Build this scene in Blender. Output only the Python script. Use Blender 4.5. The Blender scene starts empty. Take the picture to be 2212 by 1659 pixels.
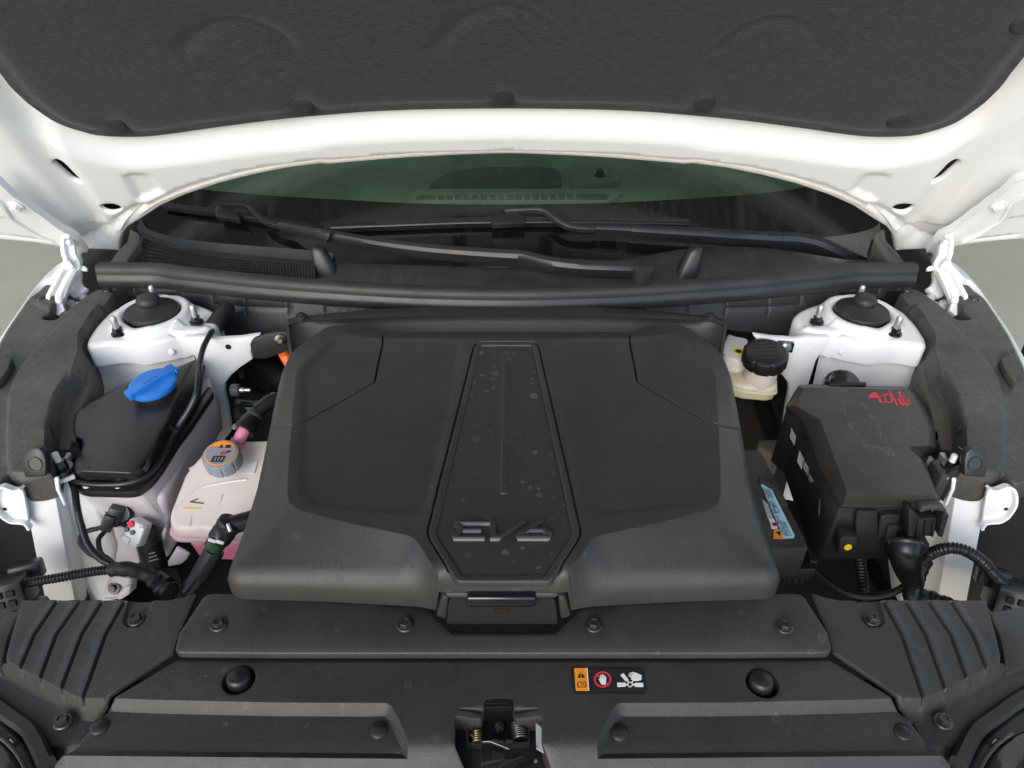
import bpy, bmesh, math, random
import numpy as np
from mathutils import Vector as V, Matrix
from mathutils.geometry import delaunay_2d_cdt
random.seed(7)
rad = math.radians
S = bpy.context.scene
COL = S.collection

# ------------------------------------------------------------------ camera
PITCH = rad(36.0)
FPX, CU, CV = 1580.0, 1106.0, 829.5          # focal length and centre in photo pixels (2212 wide)
CAM = V((0.008, 0.0, 1.5))
cd = bpy.data.cameras.new('camera')
cam = bpy.data.objects.new('camera', cd)
COL.objects.link(cam)
cam.location = CAM
cam.rotation_euler = (rad(90) - PITCH, 0, 0)
cd.sensor_width = 36.0
cd.lens = 36.0 * FPX / 2212.0
cd.clip_start, cd.clip_end = 0.02, 500
S.camera = cam

# ------------------------------------------------------------------ world, sun, exposure
W = bpy.data.worlds.new('World')
S.world = W
W.use_nodes = True
nt = W.node_tree
sky = nt.nodes.new('ShaderNodeTexSky')
sky.sky_type = 'NISHITA'
sky.sun_disc = False
sky.sun_elevation = rad(29)
sky.sun_rotation = rad(200)
sky.air_density, sky.dust_density, sky.ozone_density = 1.0, 1.2, 1.4
nt.links.new(sky.outputs[0], nt.nodes['Background'].inputs[0])
nt.nodes['Background'].inputs[1].default_value = 0.15
sd = bpy.data.lights.new('sun', 'SUN')
sun = bpy.data.objects.new('sun', sd)
COL.objects.link(sun)
sd.energy = 0.5
sd.angle = rad(40)
sd.color = (1.0, 0.985, 0.965)
sun.rotation_euler = (rad(90 - 29), 0, rad(-20))   # shines from behind and above the camera
S.view_settings.view_transform = 'Standard'
S.view_settings.look = 'None'
S.view_settings.exposure = 1.08
S.cycles.max_bounces = 8
S.cycles.diffuse_bounces = 4
S.cycles.glossy_bounces = 4
S.cycles.use_denoising = True

# ------------------------------------------------------------------ photo pixel -> point in the place
FWD = V((0, math.cos(PITCH), -math.sin(PITCH)))
UP = V((0, math.sin(PITCH), math.cos(PITCH)))
RT = V((1, 0, 0))
def ray(u, v): return RT * ((u - CU) / FPX) - UP * ((v - CV) / FPX) + FWD
def Z(u, v, z):
    d = ray(u, v); return CAM + d * ((z - CAM.z) / d.z)
def Y(u, v, y):
    d = ray(u, v); return CAM + d * ((y - CAM.y) / d.y)
def crop(x0, y0, k): return lambda *p: [(x0 + x * k, y0 + y * k) for x, y in p]
cA = crop(0, 493.7, .2728); cB = crop(0, 905.2, .2728); cC = crop(0, 1261.8, .2728)
cD = crop(1536.1, 493.7, .30555); cE = crop(1536.1, 905.2, .30555); cF = crop(1608.5, 1261.8, .2728)
cG = crop(493.7, 658.3, .52083); cH = crop(548.6, 1234.4, .49603)
cI = crop(0, 0, .36383); cJ = crop(713.2, 0, .34722); cK = crop(1443.9, 0, .36383)
cL = crop(219.4, 329.2, .29762); cM = crop(658.3, 329.2, .37202); cN = crop(1371.5, 384, .32242)
cO = crop(960.1, 1481.2, .12401); cQ = crop(1206.9, 1404.4, .12401)
cR = crop(899.7, 1097.2, .16865); cS = crop(0, 356.6, .23151); cT = crop(0, 1426.4, .14022)
cW = crop(1975, 1097.2, .16539); cX = crop(471.8, 702.2, .16530)
UC = 1090.0
def mir(pts, c=1094.0): return [(2 * c - u, v) for u, v in pts]

class Fr:
    """A local frame: plane through O with axes e1, e2, normal n (towards the viewer) and an optional curved base shape."""
    def __init__(s, O, e1, e2, shape=None):
        s.O, s.e1, s.e2 = V(O), V(e1).normalized(), V(e2).normalized()
        s.n = s.e1.cross(s.e2).normalized()
        s.shape = shape or (lambda a, b: 0 * a)
    def ab(s, u, v, off=0.0):
        d = ray(u, v); o = off
        for _ in range(12):
            t = ((s.O + s.n * o - CAM).dot(s.n)) / d.dot(s.n)
            q = CAM + d * t - s.O
            a, b = q.dot(s.e1), q.dot(s.e2)
            o = off + float(s.shape(a, b))
        return (a, b)
    def abs(s, pts, off=0.0): return [s.ab(u, v, off) for u, v in pts]
    def p(s, a, b, off=0.0): return s.O + s.e1 * a + s.e2 * b + s.n * (off + float(s.shape(a, b)))
    def at(s, u, v, off=0.0): return s.p(*s.ab(u, v, off), off)
def hz(z): return Fr((0, 0, z), (1, 0, 0), (0, 1, 0))

# ------------------------------------------------------------------ curves and polygons
def cr(pts, n=6, closed=False):
    """Catmull-Rom through points of any dimension."""
    P = [np.array(p, float) for p in pts]; m = len(P); out = []
    rng = range(m) if closed else range(m - 1)
    for i in rng:
        p0 = P[(i - 1) % m] if closed or i > 0 else 2 * P[0] - P[1]
        p1, p2 = P[i], P[(i + 1) % m]
        p3 = P[(i + 2) % m] if closed or i + 2 < m else 2 * P[-1] - P[-2]
        for k in range(n):
            t = k / n
            out.append(.5 * (2 * p1 + (p2 - p0) * t + (2 * p0 - 5 * p1 + 4 * p2 - p3) * t * t + (3 * p1 - p0 - 3 * p2 + p3) * t ** 3))
    if not closed: out.append(P[-1])
    return [tuple(float(x) for x in q) for q in out]
def rnd(poly, r, n=5):
    """Round the corners of a closed polygon (2D or 3D)."""
    P = [np.array(p, float) for p in poly]; m = len(P); out = []
    for i in range(m):
        p, a, b = P[i], P[i - 1], P[(i + 1) % m]
        la, lb = np.linalg.norm(a - p), np.linalg.norm(b - p)
        if la < 1e-9 or lb < 1e-9: continue
        ca = np.dot(a - p, b - p) / (la * lb)
        if ca < -0.985: out.append(tuple(p)); continue
        d = min(r, la * .45, lb * .45)
        q0, q1 = p + (a - p) / la * d, p + (b - p) / lb * d
        for k in range(n + 1):
            t = k / n
            out.append(tuple((1 - t) ** 2 * q0 + 2 * t * (1 - t) * p + t * t * q1))
    return out
def resamp(poly, d, closed=True):
    out = []; m = len(poly)
    for i in range(m if closed else m - 1):
        a, b = np.array(poly[i], float), np.array(poly[(i + 1) % m], float)
        k = max(1, int(np.ceil(np.linalg.norm(b - a) / d)))
        out += [tuple(a + (b - a) * j / k) for j in range(k)]
    if not closed: out.append(tuple(poly[-1]))
    return out
def segdist(P, poly, closed=True):
    A = np.array(poly, float); B = np.roll(A, -1, 0)
    if not closed: A, B = A[:-1], B[:-1]
    D = np.full(len(P), 1e9)
    for a, b in zip(A, B):
        ab = b - a; L = ab @ ab + 1e-18
        t = np.clip(((P - a) @ ab) / L, 0, 1)
        q = P - (a + t[:, None] * ab)
        D = np.minimum(D, (q * q).sum(1))
    return np.sqrt(D)
def inside(P, poly):
    A = np.array(poly, float); B = np.roll(A, -1, 0); c = np.zeros(len(P), bool)
    for a, b in zip(A, B):
        if a[1] == b[1]: continue
        m = (a[1] > P[:, 1]) != (b[1] > P[:, 1])
        xx = (b[0] - a[0]) * (P[:, 1] - a[1]) / (b[1] - a[1]) + a[0]
        c ^= m & (P[:, 0] < xx)
    return c
def sdf(P, poly):
    d = segdist(P, poly); return np.where(inside(P, poly), d, -d)
def sst(x): x = np.clip(x, 0, 1); return x * x * (3 - 2 * x)
def contour(poly, off, d):
    """Closed polygon pushed inwards by off, sampled."""
    Q = resamp(poly, d); A = np.array(Q); area = 0.5 * np.sum(A[:, 0] * np.roll(A[:, 1], -1) - np.roll(A[:, 0], -1) * A[:, 1])
    T = np.roll(A, -1, 0) - np.roll(A, 1, 0); T /= (np.linalg.norm(T, axis=1)[:, None] + 1e-12)
    N = np.stack([-T[:, 1], T[:, 0]], 1) * (1 if area > 0 else -1)
    return [tuple(x) for x in A + N * off]

# ------------------------------------------------------------------ mesh building
class MB:
    def __init__(s): s.v, s.f = [], []
    def add(s, vs, fs):
        k = len(s.v); s.v += [tuple(x) for x in vs]; s.f += [[i + k for i in f] for f in fs]; return s
    def loft(s, rows, around=False, cap=False):
        n = len(rows[0]); vs = [p for r in rows for p in r]; fs = []
        for i in range(len(rows) - 1):
            for j in range(n if around else n - 1):
                a, b = i * n + j, i * n + (j + 1) % n
                fs.append([a, b, b + n, a + n])
        if cap:
            fs.append(list(range(n))[::-1]); fs.append([(len(rows) - 1) * n + j for j in range(n)])
        return s.add(vs, fs)
    def sweep(s, path, sec, up=(0, 0, 1), cap=True, scale=None):
        """Sweep a closed 2D section (side, up) along a 3D path."""
        P = [V(p) for p in path]; rows = []
        up0 = V(up)
        for i, p in enumerate(P):
            t = (P[min(i + 1, len(P) - 1)] - P[max(i - 1, 0)]).normalized()
            sd_ = t.cross(up0)
            if sd_.length < 1e-4: sd_ = t.cross(V((1, 0, 0)))
            sd_.normalize(); u = sd_.cross(t).normalized()
            k = scale[i] if scale is not None else 1
            if not isinstance(k, (tuple, list)): k = (k, k)
            rows.append([p + sd_ * (x * k[0]) + u * (y * k[1]) for x, y in sec])
        return s.loft(rows, True, cap)
    def tube(s, path, r, seg=10, up=(0.13, 0.21, 1), cap=True):
        rr = r if isinstance(r, (list, tuple)) else [r] * len(path)
        sec = [(math.cos(2 * math.pi * k / seg), math.sin(2 * math.pi * k / seg)) for k in range(seg)]
        return s.sweep(path, sec, up, cap, rr)
    def lathe(s, prof, o, axis=(0, 0, 1), seg=24):
        o = V(o); ax = V(axis).normalized()
        e = ax.orthogonal().normalized(); g = ax.cross(e)
        rows = [[o + ax * h + (e * math.cos(2 * math.pi * k / seg) + g * math.sin(2 * math.pi * k / seg)) * max(r, 1e-5) for k in range(seg)] for r, h in prof]
        return s.loft(rows, True, True)
    def prism(s, bot, top, bevel=0.0, seg=2, keep=None):
        bm = bmesh.new(); n = len(bot)
        b = [bm.verts.new(p) for p in bot]; t = [bm.verts.new(p) for p in top]
        bm.faces.new(b[::-1]); bm.faces.new(t)
        for i in range(n): bm.faces.new([b[i], b[(i + 1) % n], t[(i + 1) % n], t[i]])
        bmesh.ops.recalc_face_normals(bm, faces=bm.faces)
        if bevel:
            bm.normal_update()
            es = [e for e in bm.edges if len(e.link_faces) == 2 and e.calc_face_angle(0) > .45]
            bmesh.ops.bevel(bm, geom=es, offset=bevel, segments=seg, profile=.5, affect='EDGES', clamp_overlap=True)
        bm.verts.index_update()
        s.add([v.co[:] for v in bm.verts], [[v.index for v in f.verts] for f in bm.faces]); bm.free(); return s
    def slab(s, pts3, depth, bevel=0.0, seg=2):
        """pts3: the top outline; depth: vector from top to bottom."""
        d = V(depth); return s.prism([V(p) + d for p in pts3], [V(p) for p in pts3], bevel, seg)
    def plate(s, fr, ab, th, off=0.0, bevel=0.0, seg=2):
        return s.prism([fr.p(a, b, off - th) for a, b in ab], [fr.p(a, b, off) for a, b in ab], bevel, seg)
    def box(s, c, size, M=None, bevel=0.0, seg=2):
        M = M or Matrix.Identity(3); c = V(c); x, y, z = [q / 2 for q in size]
        q = [(-x, -y), (x, -y), (x, y), (-x, y)]
        return s.prism([c + M @ V((i, j, -z)) for i, j in q], [c + M @ V((i, j, z)) for i, j in q], bevel, seg)
    def mirrored(s):
        m = MB(); m.v = [(-x, y, z) for x, y, z in s.v]; m.f = [f[::-1] for f in s.f]; return m
    def build(s, name, mat, parent=None, smooth=40, label=None, fix=True):
        me = bpy.data.meshes.new(name)
        o = bpy.data.objects.new(name, me); COL.objects.link(o)
        off = V((0, 0, 0))
        if parent is not None:
            off = V(parent.get('_o', (0, 0, 0))); o.parent = parent
        elif s.v:
            A = np.array(s.v); off = V(((A[:, 0].min() + A[:, 0].max()) / 2, (A[:, 1].min() + A[:, 1].max()) / 2, A[:, 2].min())); o.location = off
        o['_o'] = tuple(off)
        me.from_pydata([tuple(V(p) - off) for p in s.v], [], s.f)
        if fix:
            bm = bmesh.new(); bm.from_mesh(me)
            bmesh.ops.recalc_face_normals(bm, faces=bm.faces); bm.to_mesh(me); bm.free()
        for m in (mat if isinstance(mat, (list, tuple)) else [mat]): me.materials.append(m)
        me.shade_smooth()
        me.set_sharp_from_angle(angle=rad(smooth))
        me.update()
        if label: o['label'] = label
        return o
def sc(prof, k): return [(r * k, h * k) for r, h in prof]
def tag(o, label=None, cat=None, group=None, kind=None):
    for k, x in (('label', label), ('category', cat), ('group', group), ('kind', kind)):
        if x: o[k] = x
    return o
def thing(name, loc, label, cat, group=None, parent=None):
    o = bpy.data.objects.new(name, None); COL.objects.link(o)
    o.empty_display_size = .05
    if parent is not None:
        o.parent = parent; o.location = V(loc) - V(parent['_o'])
    else: o.location = V(loc)
    o['_o'] = tuple(V(loc)); return tag(o, label, cat, group)
def inst(mesh, name, parent, loc, M=None, label=None):
    """Another object that shares MESH (built about its own origin), a child of PARENT, placed at world LOC."""
    o = bpy.data.objects.new(name, mesh); COL.objects.link(o)
    T = Matrix.Translation(V(loc) - (V(parent['_o']) if parent is not None else V((0, 0, 0))))
    o.matrix_local = T @ (M.to_4x4() if M else Matrix.Identity(4))
    if parent is not None:
        o.parent = parent; o.matrix_parent_inverse = Matrix.Identity(4)
    o['_o'] = tuple(V(loc))
    if label: o['label'] = label
    return o
def proto(mb, name, mat, smooth=40):
    """A mesh datablock only."""
    me = bpy.data.meshes.new(name); me.from_pydata(mb.v, [], mb.f)
    bm = bmesh.new(); bm.from_mesh(me); bmesh.ops.recalc_face_normals(bm, faces=bm.faces); bm.to_mesh(me); bm.free()
    me.materials.append(mat); me.shade_smooth(); me.set_sharp_from_angle(angle=rad(smooth)); me.update(); return me
def frameM(n, up=(0, 1, 0)):
    n = V(n).normalized(); x = V(up).cross(n)
    if x.length < 1e-4: x = V((1, 0, 0)).cross(n)
    x.normalize(); y = n.cross(x); return Matrix((x, y, n)).transposed()

def relief(fr, outline, feats=(), res=.008, skirt=.02, er=.002, holes=(), base=None, hskirt=.02, close=False):
    """A pressed panel: the outline is filled with a mesh lifted by features (numpy height functions), with a rounded edge and a skirt."""
    out = resamp(outline, res); P, E = [], []
    def loop(pts, closed=True):
        k = len(P); P.extend(pts); n = len(pts)
        E.extend([(k + i, k + (i + 1) % n) for i in range(n if closed else n - 1)])
    loop(out); hl = [resamp(h, min(res, .004)) for h in holes]
    for h in hl: loop(h)
    def keep(pts, marg):
        A = np.array(pts)
        if not len(A): return []
        m = sdf(A, out) > marg
        for h in hl: m &= sdf(A, h) < -marg
        return [tuple(p) for p, q in zip(A, m) if q]
    def runs(pts, marg, closed):
        """Constraint chains of the samples that lie inside."""
        A = np.array(pts); m = sdf(A, out) > marg
        for h in hl: m &= sdf(A, h) < -marg
        k0 = len(P); idx = {}
        for i in range(len(A)):
            if m[i]: idx[i] = len(P); P.append(tuple(A[i]))
        n = len(A)
        for i in range(n if closed else n - 1):
            j = (i + 1) % n
            if i in idx and j in idx: E.append((idx[i], idx[j]))
    if er > 0:
        for k in (.3, 1.0): runs(contour(out, er * k, res), er * k * .7, True)
        for h in hl:
            for k in (.4, 1.0): runs(contour(h, -er * k, res), er * k * .6, True)
    for ft in feats:
        if ft[0] == 'poly':
            _, poly, h, w = ft[:4]
            for k in (-.5, -.2, .2, .5): runs(contour(poly, w * k, min(res, .006)), er * .5 + 2e-4, True)
        elif ft[0] == 'ramp':
            _, poly, h, w = ft[:4]
            for k in (0, .5, 1): runs(contour(poly, w * k, min(res, .006)), er * .5 + 2e-4, True)
        elif ft[0] == 'line':
            _, pts, h, w = ft[:4]
            Q = np.array(resamp(pts, .005, False)); T = np.gradient(Q, axis=0); T /= np.linalg.norm(T, axis=1)[:, None] + 1e-12
            N = np.stack([-T[:, 1], T[:, 0]], 1)
            for k in (-1, -.5, 0, .5, 1): runs([tuple(x) for x in Q + N * w * k], er * .5 + 2e-4, False)
    A = np.array(out); x0, y0 = A.min(0); x1, y1 = A.max(0)
    gx, gy = np.meshgrid(np.arange(x0, x1, res), np.arange(y0, y1, res * .87))
    gx = gx + (np.arange(gx.shape[0]) % 2)[:, None] * res * .5
    G = np.stack([gx.ravel(), gy.ravel()], 1)
    for ft in feats:
        if ft[0] == 'poly' and ft[3] < res * 2: G = G[segdist(G, ft[1]) > ft[3] * .5 + min(res, .006) * .3]
        elif ft[0] == 'line' and ft[3] < res * 2: G = G[segdist(G, ft[1], False) > ft[3] + min(res, .006) * .3]
    P.extend(keep(G, max(er, res * .35)))
    vs, _, fs, _, _, _ = delaunay_2d_cdt([V(p) for p in P], E, [], 0, 1e-6, False)
    Q = np.array([tuple(v) for v in vs]); F3 = np.array([list(f)[:3] for f in fs if len(f) == 3])
    c = Q[F3].mean(1); ok = inside(c, out)
    for h in hl: ok &= ~inside(c, h)
    F3 = F3[ok]
    H = np.zeros(len(Q))
    if base is not None: H = H + base(Q[:, 0], Q[:, 1])
    for ft in feats:
        if ft[0] == 'poly': H += ft[2] * sst((sdf(Q, ft[1]) + ft[3] / 2) / ft[3])
        elif ft[0] == 'ramp': H += ft[2] * np.clip(sdf(Q, ft[1]) / ft[3], 0, 1)
        elif ft[0] == 'line': H += ft[2] * (1 - sst(segdist(Q, ft[1], False) / ft[3]))
        elif ft[0] == 'dome': H += ft[2] * (1 - sst(np.hypot(Q[:, 0] - ft[1][0], Q[:, 1] - ft[1][1]) / ft[3]))
        elif ft[0] == 'fn': H += ft[1](Q)
    if er > 0:
        d = segdist(Q, out)
        for h in hl: d = np.minimum(d, segdist(Q, h))
        d = np.clip(d, 0, er); H -= er - np.sqrt(np.maximum(er * er - (er - d) ** 2, 0))
    mb = MB(); mb.v = [tuple(fr.p(a, b, h)) for (a, b), h in zip(Q, H)]; mb.f = [list(map(int, f)) for f in F3]
    # make the triangles face along +n
    a0 = Q[F3]; ar = (a0[:, 1, 0] - a0[:, 0, 0]) * (a0[:, 2, 1] - a0[:, 0, 1]) - (a0[:, 1, 1] - a0[:, 0, 1]) * (a0[:, 2, 0] - a0[:, 0, 0])
    mb.f = [f if s > 0 else f[::-1] for f, s in zip(mb.f, ar)]
    cnt = {}
    for f in mb.f:
        for i in range(3): cnt[(f[i], f[(i + 1) % 3])] = 1
    bd = [(i, j) for (i, j) in cnt if (j, i) not in cnt]
    low = {}
    n0 = len(mb.v); hd = [np.array(h) for h in hl]
    for i, j in bd:
        for k in (i, j):
            if k not in low:
                q = Q[k]; sk = skirt
                if hl and min(float(segdist(q[None], h)[0]) for h in hl) < 1e-4: sk = hskirt
                low[k] = len(mb.v); mb.v.append(tuple(V(mb.v[k]) - fr.n * sk))
        mb.f.append([j, i, low[i], low[j]])
    if close:
        m = len(mb.v)
        for k in range(n0): mb.v.append(tuple(V(mb.v[k]) - fr.n * skirt))
        mb.f += [[m + f[2], m + f[1], m + f[0]] for f in mb.f[:len(F3)]]
    return mb
# ------------------------------------------------------------------ materials (all procedural)
class NT:
    def __init__(s, name):
        s.m = bpy.data.materials.new(name); s.m.use_nodes = True; s.t = s.m.node_tree
        s.b = s.t.nodes['Principled BSDF']; s.tc = s.n('ShaderNodeTexCoord').outputs['Object']
    def n(s, kind, **kw):
        x = s.t.nodes.new(kind)
        for k, v_ in kw.items(): setattr(x, k, v_)
        return x
    def l(s, a, b): s.t.links.new(a, b)
    def mapped(s, sc, rot=(0, 0, 0)):
        m = s.n('ShaderNodeMapping'); m.inputs['Scale'].default_value = sc; m.inputs['Rotation'].default_value = rot
        s.l(s.tc, m.inputs[0]); return m.outputs[0]
    def noise(s, scale, detail=3, rough=.6, vec=None, dist=0):
        x = s.n('ShaderNodeTexNoise'); x.inputs['Scale'].default_value = scale; x.inputs['Detail'].default_value = detail
        x.inputs['Roughness'].default_value = rough; x.inputs['Distortion'].default_value = dist
        s.l(vec or s.tc, x.inputs['Vector']); return x.outputs['Fac']
    def ramp(s, fac, stops):
        x = s.n('ShaderNodeValToRGB'); cr_ = x.color_ramp
        while len(cr_.elements) < len(stops): cr_.elements.new(.5)
        for e, (p, c) in zip(cr_.elements, stops):
            e.position = p; e.color = (c, c, c, 1) if not isinstance(c, (tuple, list)) else (*c, 1)
        s.l(fac, x.inputs[0]); return x.outputs[0]
    def mix(s, fac, a, b):
        x = s.n('ShaderNodeMix', data_type='RGBA')
        for i, q in ((0, fac), (6, a), (7, b)):
            if hasattr(q, 'node'): s.l(q, x.inputs[i])
            else: x.inputs[i].default_value = q if i == 0 else (*q, 1)
        return x.outputs[2]
    def math(s, op, a, b=0.0, c=0.0):
        x = s.n('ShaderNodeMath', operation=op)
        for i, q in ((0, a), (1, b), (2, c)):
            if hasattr(q, 'node'): s.l(q, x.inputs[i])
            else: x.inputs[i].default_value = q
        return x.outputs[0]
    def bump(s, h, strength, dist=.001, prev=None):
        x = s.n('ShaderNodeBump'); x.inputs['Strength'].default_value = strength; x.inputs['Distance'].default_value = dist
        s.l(h, x.inputs['Height'])
        if prev is not None: s.l(prev, x.inputs['Normal'])
        return x.outputs[0]
    def rings(s, scale, dens, r=.32, seed=0.0, solid=.0):
        """Dried water drops: rings round random points."""
        v = s.n('ShaderNodeTexVoronoi', feature='F1'); v.inputs['Scale'].default_value = scale
        m = s.n('ShaderNodeVectorMath', operation='ADD'); m.inputs[1].default_value = (seed, seed * .7, 0)
        nz = s.n('ShaderNodeTexNoise'); nz.inputs['Scale'].default_value = scale * 2.2; s.l(s.tc, nz.inputs['Vector'])
        wob = s.n('ShaderNodeVectorMath', operation='SCALE'); s.l(nz.outputs['Color'], wob.inputs[0]); wob.inputs['Scale'].default_value = .22 / scale
        s.l(s.tc, m.inputs[0]); m2 = s.n('ShaderNodeVectorMath', operation='ADD'); s.l(m.outputs[0], m2.inputs[0]); s.l(wob.outputs[0], m2.inputs[1])
        s.l(m2.outputs[0], v.inputs['Vector'])
        d = v.outputs['Distance']
        sp = s.n('ShaderNodeSeparateColor'); s.l(v.outputs['Color'], sp.inputs[0])
        rr = s.math('MULTIPLY_ADD', sp.outputs[1], r * .7, r * .3)
        k = s.math('DIVIDE', d, rr)
        ring = s.ramp(k, [(0, solid), (.72, solid + .05), (.88, 1), (1, 0)])
        on = s.math('LESS_THAN', sp.outputs[0], dens)
        return s.math('MULTIPLY', ring, on)

def plastic(name, col, rough=.5, grain=900, gs=.25, dust=0.0, dcol=(.16, .15, .13), ring=None, spec=.5, streak=None, coat=0.0, var=.25, gdist=.00045):
    t = NT(name); b = t.b
    big = t.noise(14, 5, .65)
    c = t.mix(t.math('MULTIPLY', t.ramp(big, [(.3, 0), (.7, 1)]), 1.0), tuple(x * (1 - var) for x in col), tuple(x * (1 + var) for x in col))
    if dust:
        g = t.noise(7, 6, .7); fine = t.noise(420, 3, .8)
        dm = t.math('MULTIPLY', t.math('MULTIPLY', t.ramp(g, [(.35, .15), (.7, 1)]), t.ramp(fine, [(.35, .1), (.65, 1)])), dust)
        c = t.mix(dm, c, dcol)
    if ring:
        sc, dens, amt = ring[:3]; sol = ring[3] if len(ring) > 3 else .15
        rm = t.math('MULTIPLY', t.rings(sc, dens, .34, 3.1, sol), amt)
        c = t.mix(rm, c, (.20, .20, .20))
    if streak:
        sn = t.noise(1.0, 4, .7, t.mapped(streak)); c = t.mix(t.math('MULTIPLY', t.ramp(sn, [(.55, 0), (.75, 1)]), .25), c, (.14, .13, .12))
    t.l(c, b.inputs['Base Color'])
    rn = t.noise(40, 4, .6); t.l(t.math('MULTIPLY_ADD', rn, .22, rough - .11), b.inputs['Roughness'])
    b.inputs['Specular IOR Level'].default_value = spec
    b.inputs['Coat Weight'].default_value = coat
    if gs:
        t.l(t.bump(t.noise(grain, 2, .6), gs, gdist), b.inputs['Normal'])
    return t.m
def simple(name, col, rough=.4, metal=0.0, coat=0.0, bump=0, spec=.5, var=.12, vs=25):
    t = NT(name); b = t.b
    n = t.noise(vs, 5, .65)
    t.l(t.mix(t.ramp(n, [(.3, 0), (.7, 1)]), tuple(max(0, x * (1 - var)) for x in col), tuple(min(1, x * (1 + var)) for x in col)), b.inputs['Base Color'])
    t.l(t.math('MULTIPLY_ADD', t.noise(60, 3), .15, rough - .07), b.inputs['Roughness'])
    b.inputs['Metallic'].default_value = metal; b.inputs['Coat Weight'].default_value = coat; b.inputs['Specular IOR Level'].default_value = spec
    if bump: t.l(t.bump(t.noise(bump, 3), .15, .0005), b.inputs['Normal'])
    return t.m
def print_ink(name, col): return simple(name, col, .55, var=.04)

M = {}
M['plastic'] = plastic('grained_black_plastic', (.034, .0315, .029), .48, 1050, .6, var=.15, dust=.38, ring=(75, .12, .22))
M['plastic_front'] = plastic('front_cover_plastic', (.0315, .0295, .0275), .42, 1050, .8, var=.12, dust=.22, ring=(70, .14, .26))
M['plastic_lid'] = plastic('storage_lid_plastic', (.0288, .0270, .0250), .44, 1050, .8, var=.14, dust=.12, ring=(80, .06, .22))
M['plastic_dusty'] = plastic('dusty_black_plastic', (.036, .035, .034), .55, 800, .45, dust=.75, dcol=(.15, .135, .11), ring=(85, .2, .3))
M['plastic_smooth'] = plastic('smooth_black_plastic', (.016, .016, .017), .38, 600, .12, dust=.06)
M['plastic_cowl'] = plastic('cowl_plastic', (.026, .026, .029), .45, 700, .25, dust=.30, dcol=(.12, .115, .105), streak=(90, 6, 6))
M['moulding'] = plastic('dusty_grey_moulding', (.055, .054, .052), .5, 500, .2, dust=.6, dcol=(.17, .165, .15))
M['glass_edge'] = plastic('dusty_glass_corner', (.13, .128, .118), .25, 300, .05, dust=.3, dcol=(.2, .19, .17))
M['rubber'] = plastic('black_rubber', (.014, .014, .015), .5, 500, .15, dust=.14, dcol=(.12, .115, .10))
M['rubber_clean'] = plastic('black_hose_rubber', (.013, .013, .014), .34, 300, .05)
M['dark'] = simple('dark_bay_plastic', (.006, .006, .006), .75)
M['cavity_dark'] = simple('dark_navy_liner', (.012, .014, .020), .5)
M['felt'] = plastic('dark_felt_liner', (.008, .0075, .007), .9, 260, .6, dust=.12, dcol=(.05, .045, .04))
M['gloss'] = simple('glossy_black_paint', (.010, .010, .012), .18, coat=.5)
M['steel'] = simple('bare_steel', (.55, .54, .52), .32, 1.0, var=.25, vs=140)
M['darksteel'] = simple('dark_coated_steel', (.10, .098, .095), .36, .85, var=.3, vs=160)
M['zinc'] = simple('zinc_stud', (.62, .62, .60), .38, .9, var=.2, vs=200)
M['brass'] = simple('yellow_passivated_spring', (.20, .15, .07), .4, .9)
M['blue'] = plastic('blue_cap_plastic', (.020, .185, .62), .42, 500, .12, var=.08)
M['greycap'] = plastic('grey_cap_plastic', (.25, .27, .30), .45, 500, .12, var=.1)
M['white_plastic'] = simple('white_plastic', (.72, .72, .70), .42)
M['orange'] = print_ink('orange_print', (.90, .30, .015)); M['black_ink'] = print_ink('black_print', (.015, .014, .014))
M['white_ink'] = print_ink('white_print', (.80, .80, .74)); M['red_ink'] = print_ink('red_print', (.72, .035, .06))
M['cyan_ink'] = print_ink('light_blue_print', (.42, .68, .80)); M['yellow'] = print_ink('yellow_paint_dot', (.85, .62, .0))
M['grey_ink'] = print_ink('grey_print', (.40, .41, .42)); M['glint_and_sticker'] = simple('satin_grey_glint_and_sticker', (.20, .20, .195), .5); M['red'] = simple('red_plastic', (.60, .03, .03), .4); M['darkred'] = simple('dark_red_catch', (.030, .006, .005), .5)  # satin grey paints sky glints on the emblem, and colours the fuse box stickers
M['orange_cable'] = simple('orange_cable', (.85, .17, .03), .45)
M['paper'] = simple('white_sticker', (.70, .70, .70), .5, var=.06)
M['beige'] = simple('beige_sealant', (.62, .55, .48), .5, var=.12, vs=60)
M['chrome'] = simple('polished_chrome', (.85, .86, .87), .12, 1.0, var=.03)

def paint():
    t = NT('white_car_paint'); b = t.b
    g = t.noise(5, 5, .6); fine = t.noise(240, 4, .85)
    dirt = t.math('MULTIPLY', t.ramp(g, [(.42, 0), (.75, 1)]), t.ramp(fine, [(.55, 0), (.72, 1)]))
    c = t.mix(t.math('MULTIPLY', dirt, .22), (.785, .785, .775), (.50, .46, .40))
    sp = t.rings(70, .035, .10, 1.7, 1.0); c = t.mix(t.math('MULTIPLY', sp, .55), c, (.36, .32, .27))
    t.l(c, b.inputs['Base Color']); t.l(t.math('MULTIPLY_ADD', t.noise(18, 4), .12, .30), b.inputs['Roughness'])
    b.inputs['Coat Weight'].default_value = .25; b.inputs['Coat Roughness'].default_value = .12
    t.l(t.bump(t.noise(60, 2), .03, .001), b.inputs['Normal']); return t.m
M['paint'] = paint()
M['cavity'] = simple('shaded_inner_sheet', (.10, .10, .10), .6)  # white skin coloured dark for the shade inside the closed hood
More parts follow.
